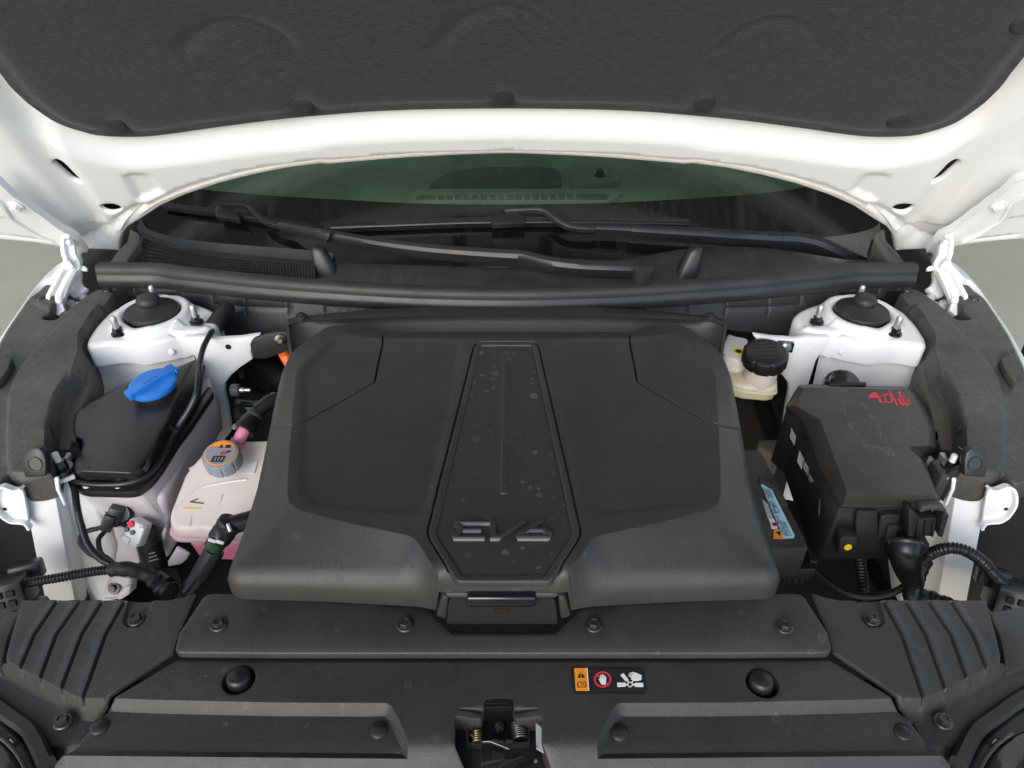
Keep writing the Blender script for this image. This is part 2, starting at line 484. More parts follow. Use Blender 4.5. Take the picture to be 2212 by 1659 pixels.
def paint_dirty():
    """Side posts: the road film that has settled towards their lower ends is brown dirt of its own."""
    t = NT('white_paint_with_road_film'); b = t.b
    s_ = t.n('ShaderNodeSeparateXYZ'); geo = t.n('ShaderNodeNewGeometry'); t.l(geo.outputs['Position'], s_.inputs[0])
    h = t.math('ADD', s_.outputs[2], t.math('MULTIPLY', t.noise(30, 4), .03))
    k = t.ramp(h, [(.715, 1), (.765, 0)])
    fine = t.ramp(t.noise(500, 3, .8), [(.3, .5), (.7, 1)])
    t.l(t.mix(t.math('MULTIPLY', t.math('MULTIPLY', k, fine), .62), (.78, .78, .77), (.44, .37, .26)), b.inputs['Base Color'])
    b.inputs['Roughness'].default_value = .34; b.inputs['Coat Weight'].default_value = .2; return t.m
M['paint_dirty'] = paint_dirty()
def fabric():
    t = NT('hood_pad_fabric'); b = t.b
    a = t.noise(1.0, 3, .75, t.mapped((90, 700, 700))); f = t.noise(700, 2, .7); big = t.noise(6, 4)
    k = t.math('ADD', t.math('MULTIPLY', a, .75), t.math('MULTIPLY', f, .35))
    c = t.mix(t.ramp(k, [(.40, 0), (.70, 1)]), (.0135, .0134, .0150), (.045, .0445, .050))
    c = t.mix(t.math('MULTIPLY', t.ramp(big, [(.35, 0), (.7, 1)]), .25), c, (.028, .028, .030))
    t.l(c, b.inputs['Base Color']); b.inputs['Roughness'].default_value = .85; b.inputs['Specular IOR Level'].default_value = .25
    b.inputs['Sheen Weight'].default_value = .15
    t.l(t.bump(k, .35, .0006), b.inputs['Normal']); return t.m
M['fabric'] = fabric()
M['fabric_edge'] = plastic('pressed_pad_edge', (.034, .034, .036), .7, 600, .3, spec=.3)
def concrete():
    t = NT('painted_concrete_floor'); b = t.b
    g = t.noise(1.7, 6, .65); f = t.noise(60, 4, .7)
    c = t.mix(t.ramp(g, [(.3, 0), (.7, 1)]), (.50, .485, .36), (.58, .56, .435))
    c = t.mix(t.math('MULTIPLY', t.ramp(f, [(.62, 0), (.75, 1)]), .35), c, (.26, .24, .19))
    v = t.rings(9, .25, .10, .4, 1.0); c = t.mix(t.math('MULTIPLY', v, .4), c, (.25, .21, .16))
    t.l(c, b.inputs['Base Color']); b.inputs['Roughness'].default_value = .55
    t.l(t.bump(f, .15, .002), b.inputs['Normal']); return t.m
M['floor'] = concrete()
def glass():
    t = NT('tinted_windscreen_glass'); nt_ = t.t; nt_.nodes.remove(t.b)
    tr = t.n('ShaderNodeBsdfTransparent'); tr.inputs[0].default_value = (.66, .93, .75, 1)
    gl = t.n('ShaderNodeBsdfGlossy'); gl.inputs['Roughness'].default_value = .02
    fr = t.n('ShaderNodeFresnel'); fr.inputs[0].default_value = 1.55
    mx = t.n('ShaderNodeMixShader'); t.l(t.math('MULTIPLY', fr.outputs[0], 2.0), mx.inputs[0]); t.l(tr.outputs[0], mx.inputs[1]); t.l(gl.outputs[0], mx.inputs[2])
    df = t.n('ShaderNodeBsdfDiffuse'); df.inputs[0].default_value = (.40, .40, .36, 1)
    dirt = t.math('ADD', t.math('MULTIPLY', t.rings(95, .16, .16, 2.2, .8), .28), t.math('MULTIPLY', t.ramp(t.noise(4, 5, .7), [(.4, 0), (.8, 1)]), .05))
    m2 = t.n('ShaderNodeMixShader'); t.l(dirt, m2.inputs[0]); t.l(mx.outputs[0], m2.inputs[1]); t.l(df.outputs[0], m2.inputs[2])
    t.l(m2.outputs[0], nt_.nodes['Material Output'].inputs[0]); return t.m
M['glass'] = glass()
def frit():
    t = NT('black_ceramic_glass_border'); b = t.b
    d = t.math('ADD', t.math('MULTIPLY', t.rings(95, .22, .17, 2.2, .8), .30), t.math('MULTIPLY', t.ramp(t.noise(1, 5, .75, t.mapped((60, 9, 9))), [(.5, 0), (.8, 1)]), .10))
    t.l(t.mix(d, (.006, .006, .006), (.17, .17, .155)), b.inputs['Base Color']); b.inputs['Roughness'].default_value = .05; b.inputs['Specular IOR Level'].default_value = .9
    return t.m
M['frit'] = frit()
def tank(name, top, low, z0, z1, stain=None, sss=.25):
    """Milky polyethylene; the liquid standing inside tints the wall below its level."""
    t = NT(name); b = t.b
    geo = t.n('ShaderNodeNewGeometry'); s_ = t.n('ShaderNodeSeparateXYZ'); t.l(geo.outputs['Position'], s_.inputs[0])
    mr = t.n('ShaderNodeMapRange'); mr.inputs[1].default_value, mr.inputs[2].default_value = z0, z1; t.l(s_.outputs[2], mr.inputs[0])
    c = t.mix(mr.outputs[0], low, top)
    if stain: c = t.mix(t.math('MULTIPLY', t.ramp(t.noise(9, 3), [(.42, 0), (.65, 1)]), .6), c, stain)
    t.l(c, b.inputs['Base Color']); b.inputs['Roughness'].default_value = .38
    b.inputs['Subsurface Weight'].default_value = sss; b.inputs['Subsurface Radius'].default_value = (.02, .012, .009); b.inputs['Subsurface Scale'].default_value = .6
    t.l(t.bump(t.noise(120, 3), .04, .001), b.inputs['Normal']); return t.m
M['tank_white'] = tank('milky_washer_tank', (.70, .66, .68), (.66, .62, .66), .72, .86, (.66, .52, .42))
M['tank_pink'] = tank('milky_tank_with_pink_coolant', (.76, .67, .62), (.74, .20, .34), .775, .822)
M['tank_brake'] = tank('milky_brake_fluid_tank', (.76, .70, .55), (.76, .64, .40), .845, .872, (.60, .40, .10))
M['pink'] = tank('pink_coolant_hose', (.62, .20, .30), (.60, .14, .26), .80, .88)
def hexmat():
    t = NT('fine_diamond_textured_plastic'); b = t.b
    v = t.n('ShaderNodeTexVoronoi', feature='F1', voronoi_dimensions='2D'); v.inputs['Scale'].default_value = 1.0; v.inputs['Randomness'].default_value = 0.0
    t.l(t.mapped((440, 440, 440), (0, 0, rad(45))), v.inputs['Vector'])
    c = t.mix(t.ramp(v.outputs['Distance'], [(.1, 0), (.6, 1)]), (.046, .044, .041), (.016, .015, .014))
    rm = t.math('ADD', t.math('MULTIPLY', t.rings(62, .42, .36, 5.5, .55), .60), t.math('MULTIPLY', t.rings(120, .45, .36, 1.2, .7), .42))
    s_ = t.n('ShaderNodeSeparateXYZ'); t.l(t.tc, s_.inputs[0])
    c = t.mix(t.math('MULTIPLY', rm, t.ramp(t.noise(16, 3), [(.40, .12), (.58, 1)])), c, (.20, .20, .203))
    t.l(c, b.inputs['Base Color']); b.inputs['Roughness'].default_value = .5
    t.l(t.bump(t.math('MULTIPLY', v.outputs['Distance'], -1.0), .5, .0008), b.inputs['Normal']); return t.m
M['hex'] = hexmat()
def ceiling_mat():
    t = NT('banded_roof_sheet'); b = t.b
    w = t.n('ShaderNodeTexWave', bands_direction='Y'); w.inputs['Scale'].default_value = .42; t.l(t.tc, w.inputs[0])
    t.l(t.mix(t.ramp(w.outputs['Fac'], [(.72, 0), (.86, 1)]), (.30, .28, .25), (.88, .85, .80)), b.inputs['Base Color']); b.inputs['Roughness'].default_value = .6; return t.m  # pale bands added to the colour for bright arcs in the windscreen reflection
M['ceiling'] = ceiling_mat()
M['truss'] = simple('pale_painted_steel', (.90, .88, .84), .5)
M['column'] = simple('dark_painted_steel', (.05, .048, .046), .5)
M['dash'] = plastic('grey_dashboard_plastic', (.42, .43, .41), .6, 500, .2)
M['dash_dark'] = plastic('dark_speaker_grille', (.20, .20, .20), .7, 500, .3)
# ------------------------------------------------------------------ the place: floor and the roof the car stands under
gr = MB().add([(-60, -60, 0), (60, -60, 0), (60, 90, 0), (-60, 90, 0)], [[0, 1, 2, 3]]).build('ground', M['floor']); tag(gr, kind='structure')
cl_ = MB()
cl_.slab([(-7, -1.6, 4.53), (7, -1.6, 4.53), (7, 9, 5.3), (-7, 9, 5.3)], (0, 0, .08))
ceil = cl_.build('ceiling', M['ceiling']); tag(ceil, kind='structure')
mb = MB()
for x in (-3.9, -2.7, 2.6, 3.7):
    mb.box((x, 3.7, 4.76), (.05, 10.4, .10), Matrix.Rotation(rad(4.17), 3, 'X'))
mb.build('purlin', M['truss'], ceil)
mb = MB()
for y in (1.5, 1.95, 2.5, 3.2, 4.2):
    path = [(x, y, 4.2 + .3 * (1 - (x / 5) ** 2)) for x in np.linspace(-5, 5, 25)]
    mb.tube(path, .075, 8)
mb.build('truss', M['truss'], ceil)
mb = MB()
for x in (-.50, .36): mb.box((x, 3.7, 4.68), (.13, 10.4, .16), Matrix.Rotation(rad(4.17), 3, 'X'))
for x in (-5.5, 5.5):
    for y in (-1.4, 3.6, 8.6): mb.box((x, y, 2.32), (.2, .2, 4.62))
mb.build('column', M['column'], ceil)
wl = MB().box((0, 9.05, 2.6), (14, .12, 5.2)).build('wall', M['ceiling']); tag(wl, kind='structure')

# ------------------------------------------------------------------ the car: body, raised hood, windscreen, cowl, wipers
car = thing('car', (0, .9, 0), 'white car with its hood raised, seen from the front over the engine bay', 'car')

# hood: a plane hinged up 56 degrees, gently crowned
TH = rad(56)
HF = Fr((0, 1.08, 1.14), (1, 0, 0), (0, -math.cos(TH), math.sin(TH)), lambda a, b: .09 * a * a)
edge = cI((844, 1298), (960, 1222), (1100, 1160), (1300, 1093), (1500, 1043), (1700, 1003), (1900, 976)) + cJ((0, 1026), (500, 985), (1000, 962), (1097, 961))
left = [(-170, 503)] + cS((0, 700), (300, 727), (530, 762), (820, 787), (1060, 798), (1118, 806), (1126, 780), (1128, 700), (1150, 640), (1200, 575))
half = HF.abs(left + edge)
half[-1] = (0.0, half[-1][1])
out = half + [(-a, b) for a, b in half[-2::-1]]
out = [(-.98, out[0][1])] + out[1:-1] + [(.98, out[-1][1])]
out = out + [(.98, .60), (.90, .86), (.70, .98), (0, 1.03), (-.70, .98), (-.90, .86), (-.98, .60)]
pe = cI((-200, 160), (0, 400), (60, 480), (130, 550), (200, 610), (350, 708), (520, 765), (600, 781), (700, 788), (800, 789), (900, 785), (1050, 767), (1200, 745), (1450, 711), (1700, 681), (1950, 658)) + cJ((200, 672), (500, 658), (800, 652), (1098, 650))
ph = HF.abs(pe, -.016); ph[-1] = (0.0, ph[-1][1])
padout = cr(ph, 4) + [(-a, b) for a, b in cr(ph, 4)[-2::-1]]
padout = padout + [(.80, .55), (.74, .78), (.58, .90), (0, .94), (-.58, .90), (-.74, .78), (-.80, .55)]
cre = HF.abs(cI((-300, 420), (0, 600), (200, 745), (400, 835), (560, 880), (700, 908), (840, 912), (1100, 886), (1400, 843), (1800, 803)) + cJ((0, 810), (500, 780), (1000, 769), (1098, 769)), -.008)
cre[-1] = (0.0, cre[-1][1]); cre = cr(cre, 4)
zone = cre + [(-a, b) for a, b in cre[-2::-1]]; zone = zone + [(zone[-1][0] + .4, 1.2), (zone[0][0] - .4, 1.2)]
def shapeslot(p0, p1, r, n=8):
    p0, p1 = np.array(p0), np.array(p1); d = (p1 - p0) / np.linalg.norm(p1 - p0); nn = np.array([-d[1], d[0]]); o = []
    for c, s0 in ((p1, -1), (p0, 1)):
        for k in range(n + 1):
            a = math.pi * k / n
            o.append(tuple(c + r * (nn * math.cos(a) * s0 * 1.0 + d * math.sin(a) * (-s0))))
    return o
def circ(c, r, n=20, sy=1.0): return [(c[0] + r * math.cos(2 * math.pi * k / n), c[1] + r * sy * math.sin(2 * math.pi * k / n)) for k in range(n)]
s0, s1 = HF.abs(cI((352, 998), (444, 1076)))
slotL = shapeslot(s0, s1, .0085)
ov = HF.ab(*cI((660, 1230))[0])
ovL = circ(ov, .0155, 20, .75)
flg = HF.abs(cI((720, 1365), (770, 1285), (905, 1185), (1100, 1098), (1300, 1040), (1500, 992), (1740, 958), (1900, 935)) + cJ((0, 985), (500, 945), (940, 932), (1098, 928)))
flg[-1] = (0.0, flg[-1][1]); flg = cr(flg, 3); flg = flg + [(-a, b) for a, b in flg[-2::-1]]
flgz = flg + [(1.6, .3), (1.6, 1.3), (-1.6, 1.3), (-1.6, .3)]
dim = HF.abs(cI((745, 1042), (800, 1030), (870, 1032), (905, 1060), (960, 1125), (900, 1160), (820, 1180), (790, 1120)))
soft = HF.abs(cI((-20, 470), (60, 640), (180, 790), (330, 1000), (470, 1180), (560, 1300), (560, 1420)))
lowr = HF.abs(cS((0, 655), (300, 690), (480, 712)))
rise = HF.abs(cS((780, 690), (880, 690), (960, 620), (1060, 560), (1100, 500), (1200, 430), (1327, 370)))
hood_f = [('poly', zone, -.018, .045), ('poly', flgz, .0030, .003)]
for sgn in (1, -1):
    g = lambda P: [(sgn * a, b) for a, b in P]
    hood_f += [('poly', g(dim), -.006, .014), ('line', g(soft), -.011, .032), ('line', g(lowr), -.003, .003), ('line', g(rise), -.006, .012)]
hood = relief(HF, out, hood_f, res=.009, skirt=.031, er=.004, holes=[slotL, [(-a, b) for a, b in slotL], ovL, [(-a, b) for a, b in ovL]], hskirt=.003, close=False).build('hood', M['paint'], car, 50, label='raised white hood seen from below, with slots near its corners')
sk = MB(); sk.v = [tuple(HF.p(a, b, -.034)) for a, b in out]; sk.f = [list(range(len(out)))]
sk = relief(HF, out, (), res=.06, er=0, skirt=.001, base=lambda a, b: -.03 + 0 * a).build('outer_skin', M['cavity'], hood, 50)
# beige sealant bead along the rear lip
bead = [(a, b) for a, b in contour(out, .010, .01) if b < .02 and abs(a) < .60 and b > HF.ab(*cI((760, 1330))[0])[1]]
bead.sort()
MB().tube([HF.p(a, b, .0002) for a, b in bead], .0022, 6).build('seam_sealant', M['beige'], hood)
# insulation pad
clipuv = [(250, 264, .030), (653, 221, .030), (1086, 201, .030), (1523, 215, .030), (1939, 254, .030), (2212, 44, .03)]
PO = -.011
clips = [HF.ab(u, v, PO + .004) for u, v, r in clipuv]
inner = contour(padout, .020, .012)
arcs = [cI((1080, 270), (1150, 200), (1250, 135), (1380, 112), (1520, 135), (1640, 190), (1730, 270)), cJ((640, 290), (750, 170), (880, 80), (1080, 22), (1230, 60), (1340, 130), (1440, 200)), cK((260, 300), (400, 185), (540, 120), (680, 100), (790, 130), (860, 190), (920, 280))]
pad_f = [('fn', lambda P: .011 * sst((sdf(P, padout) - .010) / .022))]
for c in clips: pad_f.append(('dome', c, -.0075, .034))
for a_ in arcs:
    q = cr(HF.abs(a_, PO + .01), 4); pad_f.append(('line', q, -.006, .014))
pad_m = relief(HF, padout, pad_f, res=.012, skirt=.008, er=.002, base=lambda a, b: PO + .003 + 0 * a)
pad = pad_m.build('insulation_pad', M['fabric'], hood, 60, label='dark woven insulation pad under the raised hood')
me = proto(MB().lathe([(0, .0035), (.010, .0034), (.0135, .0026), (.0150, .0008), (.0150, -.003)], (0, 0, 0), (0, 0, 1), 28), 'pad_clip', M['fabric_edge'])
HM = Matrix((HF.e1, HF.e2, HF.n)).transposed()
for c in clips:
    dd = float(sdf(np.array([c]), padout)[0]); t_ = min(1, max(0, (dd - .010) / .022))
    inst(me, 'pad_clip', hood, HF.p(c[0], c[1], PO + .003 + .011 * t_ * t_ * (3 - 2 * t_) - .0075 + .0016), HM)

# hood hinges, both sides
_b = Z(*cS((540, 1390))[0], .92); _t = HF.at(*cS((650, 735))[0], .034); _t = _t + (CAM - _t).normalized() * .012
fA = Fr((0, _b.y, _b.z), (1, 0, 0), (0, _t.y - _b.y, _t.z - _b.z))
def hinge(sgn):
    def bld(mb, *a, **k): return (mb if sgn < 0 else mb.mirrored()).build(*a, **k)
    brk = HF.abs(cS((-120, 90), (0, 140), (120, 258), (240, 335), (320, 400), (400, 452), (500, 530), (600, 598), (705, 648), (760, 710), (822, 792), (805, 818), (768, 822), (760, 860), (782, 905), (775, 930), (745, 930), (700, 860), (670, 800), (605, 803), (560, 772), (530, 745), (490, 720), (320, 650), (210, 595), (95, 512), (0, 435), (-120, 330)), .03)
    h = bld(MB().plate(HF, brk, .006, .03, .002), 'hinge', M['paint'], car, label='white hood hinge on the %s side of the bay' % ('fender trim and washer tank' if sgn < 0 else 'fuse box'))
    rib = HF.abs(cS((-120, 270), (0, 345), (100, 500), (165, 540), (320, 640), (480, 712)), .03)
    bld(MB().tube([HF.p(a, b, .031) for a, b in rib], .0035, 8), 'bracket_rib', M['paint'], h)
    flange = HF.abs(cS((-120, 88), (0, 138), (120, 256), (240, 333), (320, 398), (400, 450), (500, 528), (600, 596), (705, 646), (760, 708), (822, 790)), .03)
    rows = [[HF.p(a, b, o) for a, b in flange] for o in (.036, .030, .024)]
    bld(MB().loft([[r + HF.e2 * .0025 for r in q] for q in rows]).loft(rows), 'bracket_flange', M['paint'], h, fix=False)
    arm = fA.abs(cS((603, 730), (612, 700), (640, 685), (668, 695), (688, 740), (700, 830), (746, 915), (742, 960), (705, 1010), (640, 1140), (577, 1285), (602, 1355), (540, 1405), (505, 1375), (472, 1270), (475, 1235), (555, 1080), (628, 935), (634, 905), (612, 840)))
    bld(MB().plate(fA, arm, .007, .0, .0), 'hinge_arm', M['paint'], h)
    lip = fA.abs(cS((668, 692), (640, 685), (612, 700), (603, 730), (612, 840), (634, 905), (628, 935), (555, 1080), (475, 1235), (472, 1270), (505, 1375)))
    bld(MB().sweep([fA.p(a, b, .004) for a, b in lip], [(-.003, -.008), (.003, -.008), (.003, .004), (-.003, .004)], fA.n), 'arm_flange', M['paint'], h)
    rib2 = fA.abs(cS((700, 960), (640, 1060), (560, 1220), (555, 1300)))
    bld(MB().tube([fA.p(a, b, .0) for a, b in cr(rib2, 4)], [.004] + [.0065] * (len(cr(rib2, 4)) - 2) + [.004], 8), 'arm_rib', M['paint'], h)
    pv = fA.at(*cS((658, 738))[0], 0)
    bld(MB().lathe([(0, .008), (.0035, .0078), (.0045, .006), (.0048, .0)], pv, fA.n, 14), 'pivot_pin', M['paint'], h)
    low = fA.abs(cS((700, 960), (750, 985), (742, 1070), (765, 1115), (820, 1150), (770, 1190), (700, 1240), (650, 1225), (622, 1170), (650, 1090)), -.03)
    bld(MB().plate(fA, low, .012, -.03, .004), 'hinge_base', M['paint'], h)
    tabp = fA.abs(cS((745, 935), (790, 938), (812, 962), (805, 985), (748, 982)), -.005)
    bld(MB().plate(fA, tabp, .006, -.005, .002), 'stop_tab', M['paint'], h)
    bo = HF.at(*cS((145, 380))[0], .03)
    m = MB().lathe([(.0, .002), (.0105, .0018), (.011, .0)], bo, HF.n, 18).lathe([(.0001, .009), (.0062, .009), (.0070, .008), (.0074, .001)], bo, HF.n, 6)
    bld(m, 'bolt', M['paint'], h, smooth=30)
    sens = fA.at(*cS((640, 1300))[0], -.03)
    bld(MB().lathe([(.0001, .006), (.005, .006), (.006, .004), (.0065, .001), (.010, .0), (.0105, -.004)], sens, (0, -.4, 1), 10).lathe([(.0001, .005), (.004, .005), (.007, .0), (.008, -.004)], sens + V((.014, .02, .004)), (0, -.4, 1), 10), 'hinge_bolt_head', M['white_plastic'], h)
hinge(-1); hinge(1)

# windscreen and what shows behind it
SL = rad(28)
WF = Fr((0, 1.12, .95), (1, 0, 0), (0, math.cos(SL), math.sin(SL)), lambda a, b: -.18 * a * a)
fr_line = [(200, 398)] + cL((700, 266), (860, 282), (1300, 318), (1700, 340), (2212, 368)) + cM((1100, 303), (1600, 297)) + cN((0, 160), (400, 138), (800, 108), (1100, 70)) + [(1800, 392), (1950, 368)]
fl = cr(WF.abs(fr_line), 3)
up_ = [(a, .62) for a, b in fl]; dn = [(a, min(b, -.02)) for a, b in fl]
def strip(rows_ab, name, mat, parent, off=0.0, fr=WF, n=6, **k):
    rows = []
    for r0, r1 in zip(rows_ab[:-1], rows_ab[1:]):
        for j in range(n): rows.append([fr.p(p[0] + (q[0] - p[0]) * j / n, p[1] + (q[1] - p[1]) * j / n, off) for p, q in zip(r0, r1)])
    rows.append([fr.p(p[0], p[1], off) for p in rows_ab[-1]])
    return MB().loft(rows).build(name, mat, parent, 60, fix=False, **k)
ws = strip([fl, up_], 'windscreen', M['glass'], car, label='green tinted windscreen under the raised hood')
strip([dn, fl], 'black_border', M['frit'], ws)
# dashboard
db = MB(); rows = []
for b, z in ((1.22, .950), (1.26, .972), (1.31, .984), (1.37, .995), (1.47, 1.008), (1.60, 1.022), (1.9, 1.022)):
    rows.append([(x, b + .36 * x * x, z - .02 * x * x) for x in np.linspace(-.8, .8, 25)])
db.loft(rows); dash = db.build('dashboard', M['dash'], car, 60, fix=False)
fD = Fr((0, 1.3, .99), (1, 0, 0), (0, .985, .13))
DB = lambda *p: fD.abs(cM(*p), .004)
MB().plate(fD, rnd(DB((520, 275), (600, 232), (680, 214), (1780, 214), (1850, 232), (1800, 262), (1760, 290), (650, 290)), .01), .012, .006, .002).build('defroster_surround', M['dash'], dash)
MB().plate(fD, rnd(DB((640, 282), (660, 262), (1740, 252), (1770, 268), (1750, 282)), .005), .01, .0085, .001).build('defroster_slot', M['dash_dark'], dash)
mb = MB()
for k in range(17):
    u = 760 + k * 50; p = DB((u, 284), (u + 14, 284), (u + 8, 262), (u - 2, 262)); mb.plate(fD, p, .006, .012, .0006)
mb.build('defroster_fin', M['dash'], dash)
MB().plate(fD, rnd(DB((700, 195), (820, 120), (1000, 85), (1300, 78), (1480, 90), (1500, 190)), .02), .01, .004, .002).build('speaker_grille', M['dash_dark'], dash)
MB().plate(fD, rnd(DB((1560, 60), (1800, 58), (1830, 90), (1832, 170), (1700, 180), (1540, 190)), .012), .01, .005, .002).build('dash_panel', M['dash'], dash)
MB().lathe([(0, .014), (.006, .013), (.011, .008), (.013, 0)], fD.at(*cM((1712, 132))[0], .004), fD.n, 20).build('light_sensor', M['gloss'], dash)
# grey moulding strips at the lower glass corners
g0 = cL((262, 560), (272, 500), (290, 488), (320, 540), (370, 572), (480, 605), (600, 632), (900, 665), (1250, 693), (1545, 716), (1680, 735))
g1 = cL((300, 618), (288, 600), (284, 590), (310, 625), (360, 640), (470, 672), (590, 710), (880, 760), (1240, 795), (1540, 822), (1680, 850))
rows = [WF.abs(cr(g0, 3), .004), WF.abs(cr(g1, 3), .006)]
ml = strip(rows, 'glass_moulding', M['moulding'], ws, .005, n=2, label='dusty grey rubber strip along the lower left glass edge')
g2 = cN((1150, 400), (1300, 395), (1450, 375), (1560, 350), (1620, 320), (1640, 290)) ; g3 = cN((1490, 560), (1520, 570), (1560, 575), (1600, 565), (1622, 560), (1660, 470))
strip([WF.abs(cr(g2, 3), .004), WF.abs(cr(g3, 3), .004)], 'glass_moulding', M['glass_edge'], ws, .004, n=3, label='grey reflective lower right corner of the windscreen')

# cowl: vertical wall, seal, flat tray, grille, end pieces
CF = Fr((0, 1.0, .92), (1, 0, 0), (0, .34, .94), lambda a, b: -.16 * a * a)
top = [(212, 600), (285, 600), (400, 606), (480, 618), (600, 630), (760, 642), (900, 650), (1094, 656)]
bot = [(1094, 694), (900, 694), (760, 698), (640, 706), (610, 716), (560, 720), (500, 734), (455, 738), (438, 724), (458, 690), (440, 668), (400, 656), (335, 646), (283, 646), (270, 622), (212, 622)]
co = CF.abs(top + bot); n1 = len(top); co[n1 - 1] = (0, co[n1 - 1][1]); co[n1] = (0, co[n1][1])
cout = co[:n1] + [(-a, b) for a, b in co[:n1 - 1][::-1]] + [(-a, b) for a, b in co[n1:][::-1]][:-1] + [co[n1]] + co[n1 + 1:]
gl = []
for pl in (cA((1058, 418), (1075, 515), (1385, 525)), cA((1030, 462), (1400, 470)), cA((1405, 430), (1425, 540)), cA((1682, 478), (1695, 600)), cA((1425, 490), (1690, 520)), cL((1050, 1035), (1045, 1170)), cL((1350, 1035), (1360, 1165)), cL((830, 1100), (1045, 1115), (1360, 1122)), cL((1630, 1075), (1620, 1160)), cL((1680, 1075), (1945, 1085), (1945, 1135)), cL((1990, 1080), (1990, 1135)), cL((1630, 1110), (2212, 1120)), cM((415, 868), (640, 875), (640, 890), (900, 880)), cM((140, 885), (640, 888))):
    q = CF.abs(pl); gl += [('line', q, -.0012, .0016), ('line', [(-a, b) for a, b in q], -.0012, .0016)]
cowl = relief(CF, cout, gl, res=.014, skirt=.01, er=.002).build('cowl_panel', M['plastic_cowl'], car, 50, label='black plastic cowl below the windscreen')
# grommet sleeve on the left and flat lug on the right are parts of the cowl
def cowl_rows(zs, *uvs): return [[Z(u, v, z) for u, v in q] for q, z in zip(uvs, zs)]
def sealpath(z):
    l = [(215, 580), (285, 581), (345, 582), (400, 590), (470, 597), (560, 607), (700, 618), (860, 628), (1000, 633), (1096, 634)]
    P = [Z(u, v, z) for u, v in l]; P = P + [V((-p.x, p.y, p.z)) for p in P[-2::-1]]; P[len(l) - 1].x = 0
    return cr(P, 4)
sp = sealpath(.968)
sec = [(-.012, -.012), (.012, -.012), (.0125, .000), (.0095, .008), (.003, .0105), (.0, .0075), (-.004, .0095), (-.0095, .006), (-.0125, -.002)]
MB().sweep(sp, [(x * 1.05, y) for x, y in sec][::-1]).build('hood_seal', M['rubber'], cowl, 50, label='black rubber seal running across the full cowl')
# lower flange of the seal
rows = []
for dz, dy in ((-.004, -.0125), (-.010, -.0165), (-.022, -.0185), (-.024, -.0165)):
    rows.append([V((p[0], p[1] + dy, p[2] + dz)) for p in sp])
MB().loft(rows).build('seal_flange', M['plastic_smooth'], cowl, 60, fix=False)
# tray between seal and glass
a0 = [(285, 571), (345, 573), (470, 586), (700, 606), (900, 617), (1094, 622)]
a1 = cL((300, 600), (470, 665), (700, 730), (1540, 815)) + [(880, 580), (1094, 585)]
r0 = [Z(u, v, .957) for u, v in a0]; r1 = [Z(u, v, .957) for u, v in a1]
r1R = [Z(u, v, .957) for u, v in ((1905, 571), (1815, 569), (1660, 544), (1510, 541), (1310, 572), (1094, 585))]
rows = []
for t, dz in ((0, -.02), (.12, -.006), (.3, .0), (.7, .004), (.95, .008), (1.0, .006)):
    L_ = [p.lerp(q, t) + V((0, 0, dz)) for p, q in zip(r0, r1)]; L_[-1].x = 0
    R_ = [V((-p.x, p.y, p.z)).lerp(q, t) + V((0, 0, dz)) for p, q in zip(r0, r1R)]
    rows.append(cr(L_ + R_[-2::-1], 4))
tray_m = MB().loft(rows)
tray_m.build('cowl_tray', M['plastic_cowl'], cowl, 60, fix=False)
# air intake grille
gt = [Z(u, v, .972) for u, v in cL((305, 622), (380, 652), (480, 684), (590, 715), (720, 745), (880, 768), (1100, 788), (1300, 802), (1545, 822))]
gb = [Z(u, v, .960) for u, v in cL((288, 806), (380, 812), (480, 826), (590, 842), (720, 862), (880, 886), (1100, 905), (1300, 915), (1545, 925))]
GT, GB = cr(gt, 10), cr(gb, 10)
grl = MB()
for j in range(7):
    t = j / 6; grl.sweep([V(p).lerp(V(q), t) for p, q in zip(GT, GB)], [(-.0011, -.004), (.0011, -.004), (.0011, .0015), (-.0011, .0015)])
n = 64
TT, TB = resamp(GT, .0001, False), resamp(GB, .0001, False)
for k in range(n + 1):
    p, q = V(TT[int(k / n * (len(TT) - 1))]), V(TB[int(k / n * (len(TB) - 1))])
    grl.sweep([p, p.lerp(q, .5), q], [(-.0009, -.004), (.0009, -.004), (.0009, .0018), (-.0009, .0018)])
MB().loft([[V(p) + V((0, 0, -.003)) for p in GT], [V(p) + V((0, 0, -.003)) for p in GB]]).build('grille_backing', M['dark'], cowl, fix=False)
tag(grl.build('intake_grille', M['plastic_smooth'], cowl, label='black mesh air intake grille at the left of the cowl'), kind='stuff')
